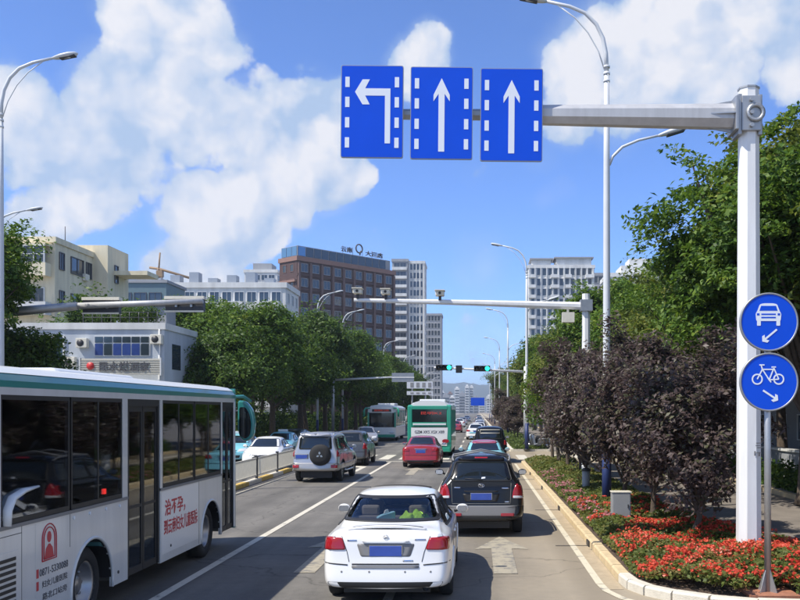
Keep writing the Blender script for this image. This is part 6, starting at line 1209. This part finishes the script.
for sx in (-1, 1): MB().box(sx * (w - .13) - .14, sx * (w - .13) + .14, -.04, .06, .6, 3.0).build('corner_post', 'bus_green', t, bevel=.05)
MB().box(-w + .27, w - .27, -.03, .05, 2.05, 2.78).build('rear_window', 'dark_glass', t); MB().box(-w + .2, w - .2, -.05, .05, 2.78, 3.0).build('header', 'bus_green', t, bevel=.03); MB().box(-w + .27, w - .27, -.05, .05, 1.80, 2.05).build('waist_panel', 'bus_green', t, bevel=.03); MB().box(-w + .3, w - .3, -.075, -.05, 1.90, 1.99).build('moulding', 'bus_white', t)
MB().prism([(-1.0, 3.0), (1.0, 3.0), (.85, 3.2), (.5, 3.30), (-.5, 3.30), (-.85, 3.2)], lambda a, b, d: (a, d, b), -.02, 1.6).build('roof_dome', 'bus_white', t)
wp = MB().prism([(-w + .2, .95), (-.3, .78), (w - .25, .70), (w - .2, 1.75), (-w + .2, 1.75)], lambda a, b, d: (a, d, b), -.05, .05).build('rear_panel', 'bus_white', t)
text_part('lettering', 'GZM XKS XSX X89', 1.7, .17, lambda u, v, d: (u, -.056 - d, 1.50 + v), 'print_dark', wp, .003, .01); text_part('led_text', '昆明K2', 1.2, .16, lambda u, v, d: (u + .1, -.036 - d, 2.58 + v), 'led_red', t, .002)
for sx in (-1, 1): MB().prism([(sx * .92 + .20 * math.cos(a), .98 + .11 * math.sin(a)) for a in [2 * math.pi * i / 16 for i in range(16)]], lambda a, b, d: (a, d, b), -.08, -.05).build('tail_light', 'lamp_red', t)
MB().box(-w + .05, w - .05, -.09, .1, .36, .62).build('rear_bumper', 'bus_green', t, bevel=.04); plate = MB().box(-.22, .22, -.11, -.09, .42, .56).build('licence_plate', 'plate_blue', t); MB().box(-.7, -.1, -.062, -.05, 1.12, 1.2).build('engine_vent', 'grey_trim', wp)
t, w, L = far_bus('white oncoming city bus with green mirrors under the left trees', -8.55, 80 + 10.5, R(180), 'bus_green', True)
fp = MB().prism([(-w, L - .1), (-w, L), (-w + .3, L + .1), (0, L + .14), (w - .3, L + .1), (w, L), (w, L - .1)], lambda a, b, d: (a, b, d), .36, 1.25).build('front_panel', 'bus_white', t); MB().prism([(-w + .05, L), (-w + .3, L + .07), (0, L + .11), (w - .3, L + .07), (w - .05, L), (0, L - .05)], lambda a, b, d: (a, b, d), 1.25, 2.55).build('windshield', 'dark_glass', t); MB().prism([(-w, L - .1), (-w, L), (-w + .3, L + .1), (0, L + .14), (w - .3, L + .1), (w, L), (w, L - .1)], lambda a, b, d: (a, b, d), 2.55, 3.05).build('front_header', 'bus_white', t)
MB().box(-.85, .85, L + .13, L + .16, 2.64, 2.86).build('destination_display', 'black_trim', t); text_part('led_text', '昆明K2路', 1.3, .15, lambda u, v, d: (-u, L + .165 + d, 2.75 + v), 'led_red', t, .002); MB().box(-w + .06, w - .06, L + .06, L + .17, .36, .62).build('front_bumper', 'bus_green', t, bevel=.04)
for sx in (-1, 1): MB().ell((sx * .88, L + .10, .78), (.22, .06, .10)).build('headlight', 'lamp_clear', t); MB().tube([(sx * (w - .2), L + .05, 2.95), (sx * (w + .15), L + .3, 2.95), (sx * (w + .28), L + .4, 2.75), (sx * (w + .28), L + .4, 2.2)], [.06, .07, .1, .1], 8).build('wing_mirror', 'bus_green', t)
for sx in (-1, 1): MB().box(sx * (w - .06) - .07, sx * (w - .06) + .07, L - .02, L + .09, 1.25, 2.6).build('corner_post', 'bus_green', t)

# ------------------------------------------------------------------ haze over the whole street (closed box, even density)
def haze():
    m = bpy.data.materials.new('haze_air'); m.use_nodes = True; nt = m.node_tree; nt.nodes.remove(nt.nodes['Principled BSDF'])
    v = nt.nodes.new('ShaderNodeVolumePrincipled'); v.inputs['Color'].default_value = (.80, .89, 1, 1); v.inputs['Density'].default_value = HAZE; v.inputs['Anisotropy'].default_value = .3
    nt.links.new(v.outputs[0], nt.nodes['Material Output'].inputs['Volume']); MATS['haze_air'] = m
    o = MB().box(-5600, 5600, -450, 5600, -6, 170).build('haze', 'haze_air'); tag(o, 'thin pale haze along the avenue fading the far hill', 'haze', kind='stuff')
HAZE = .00027
haze()
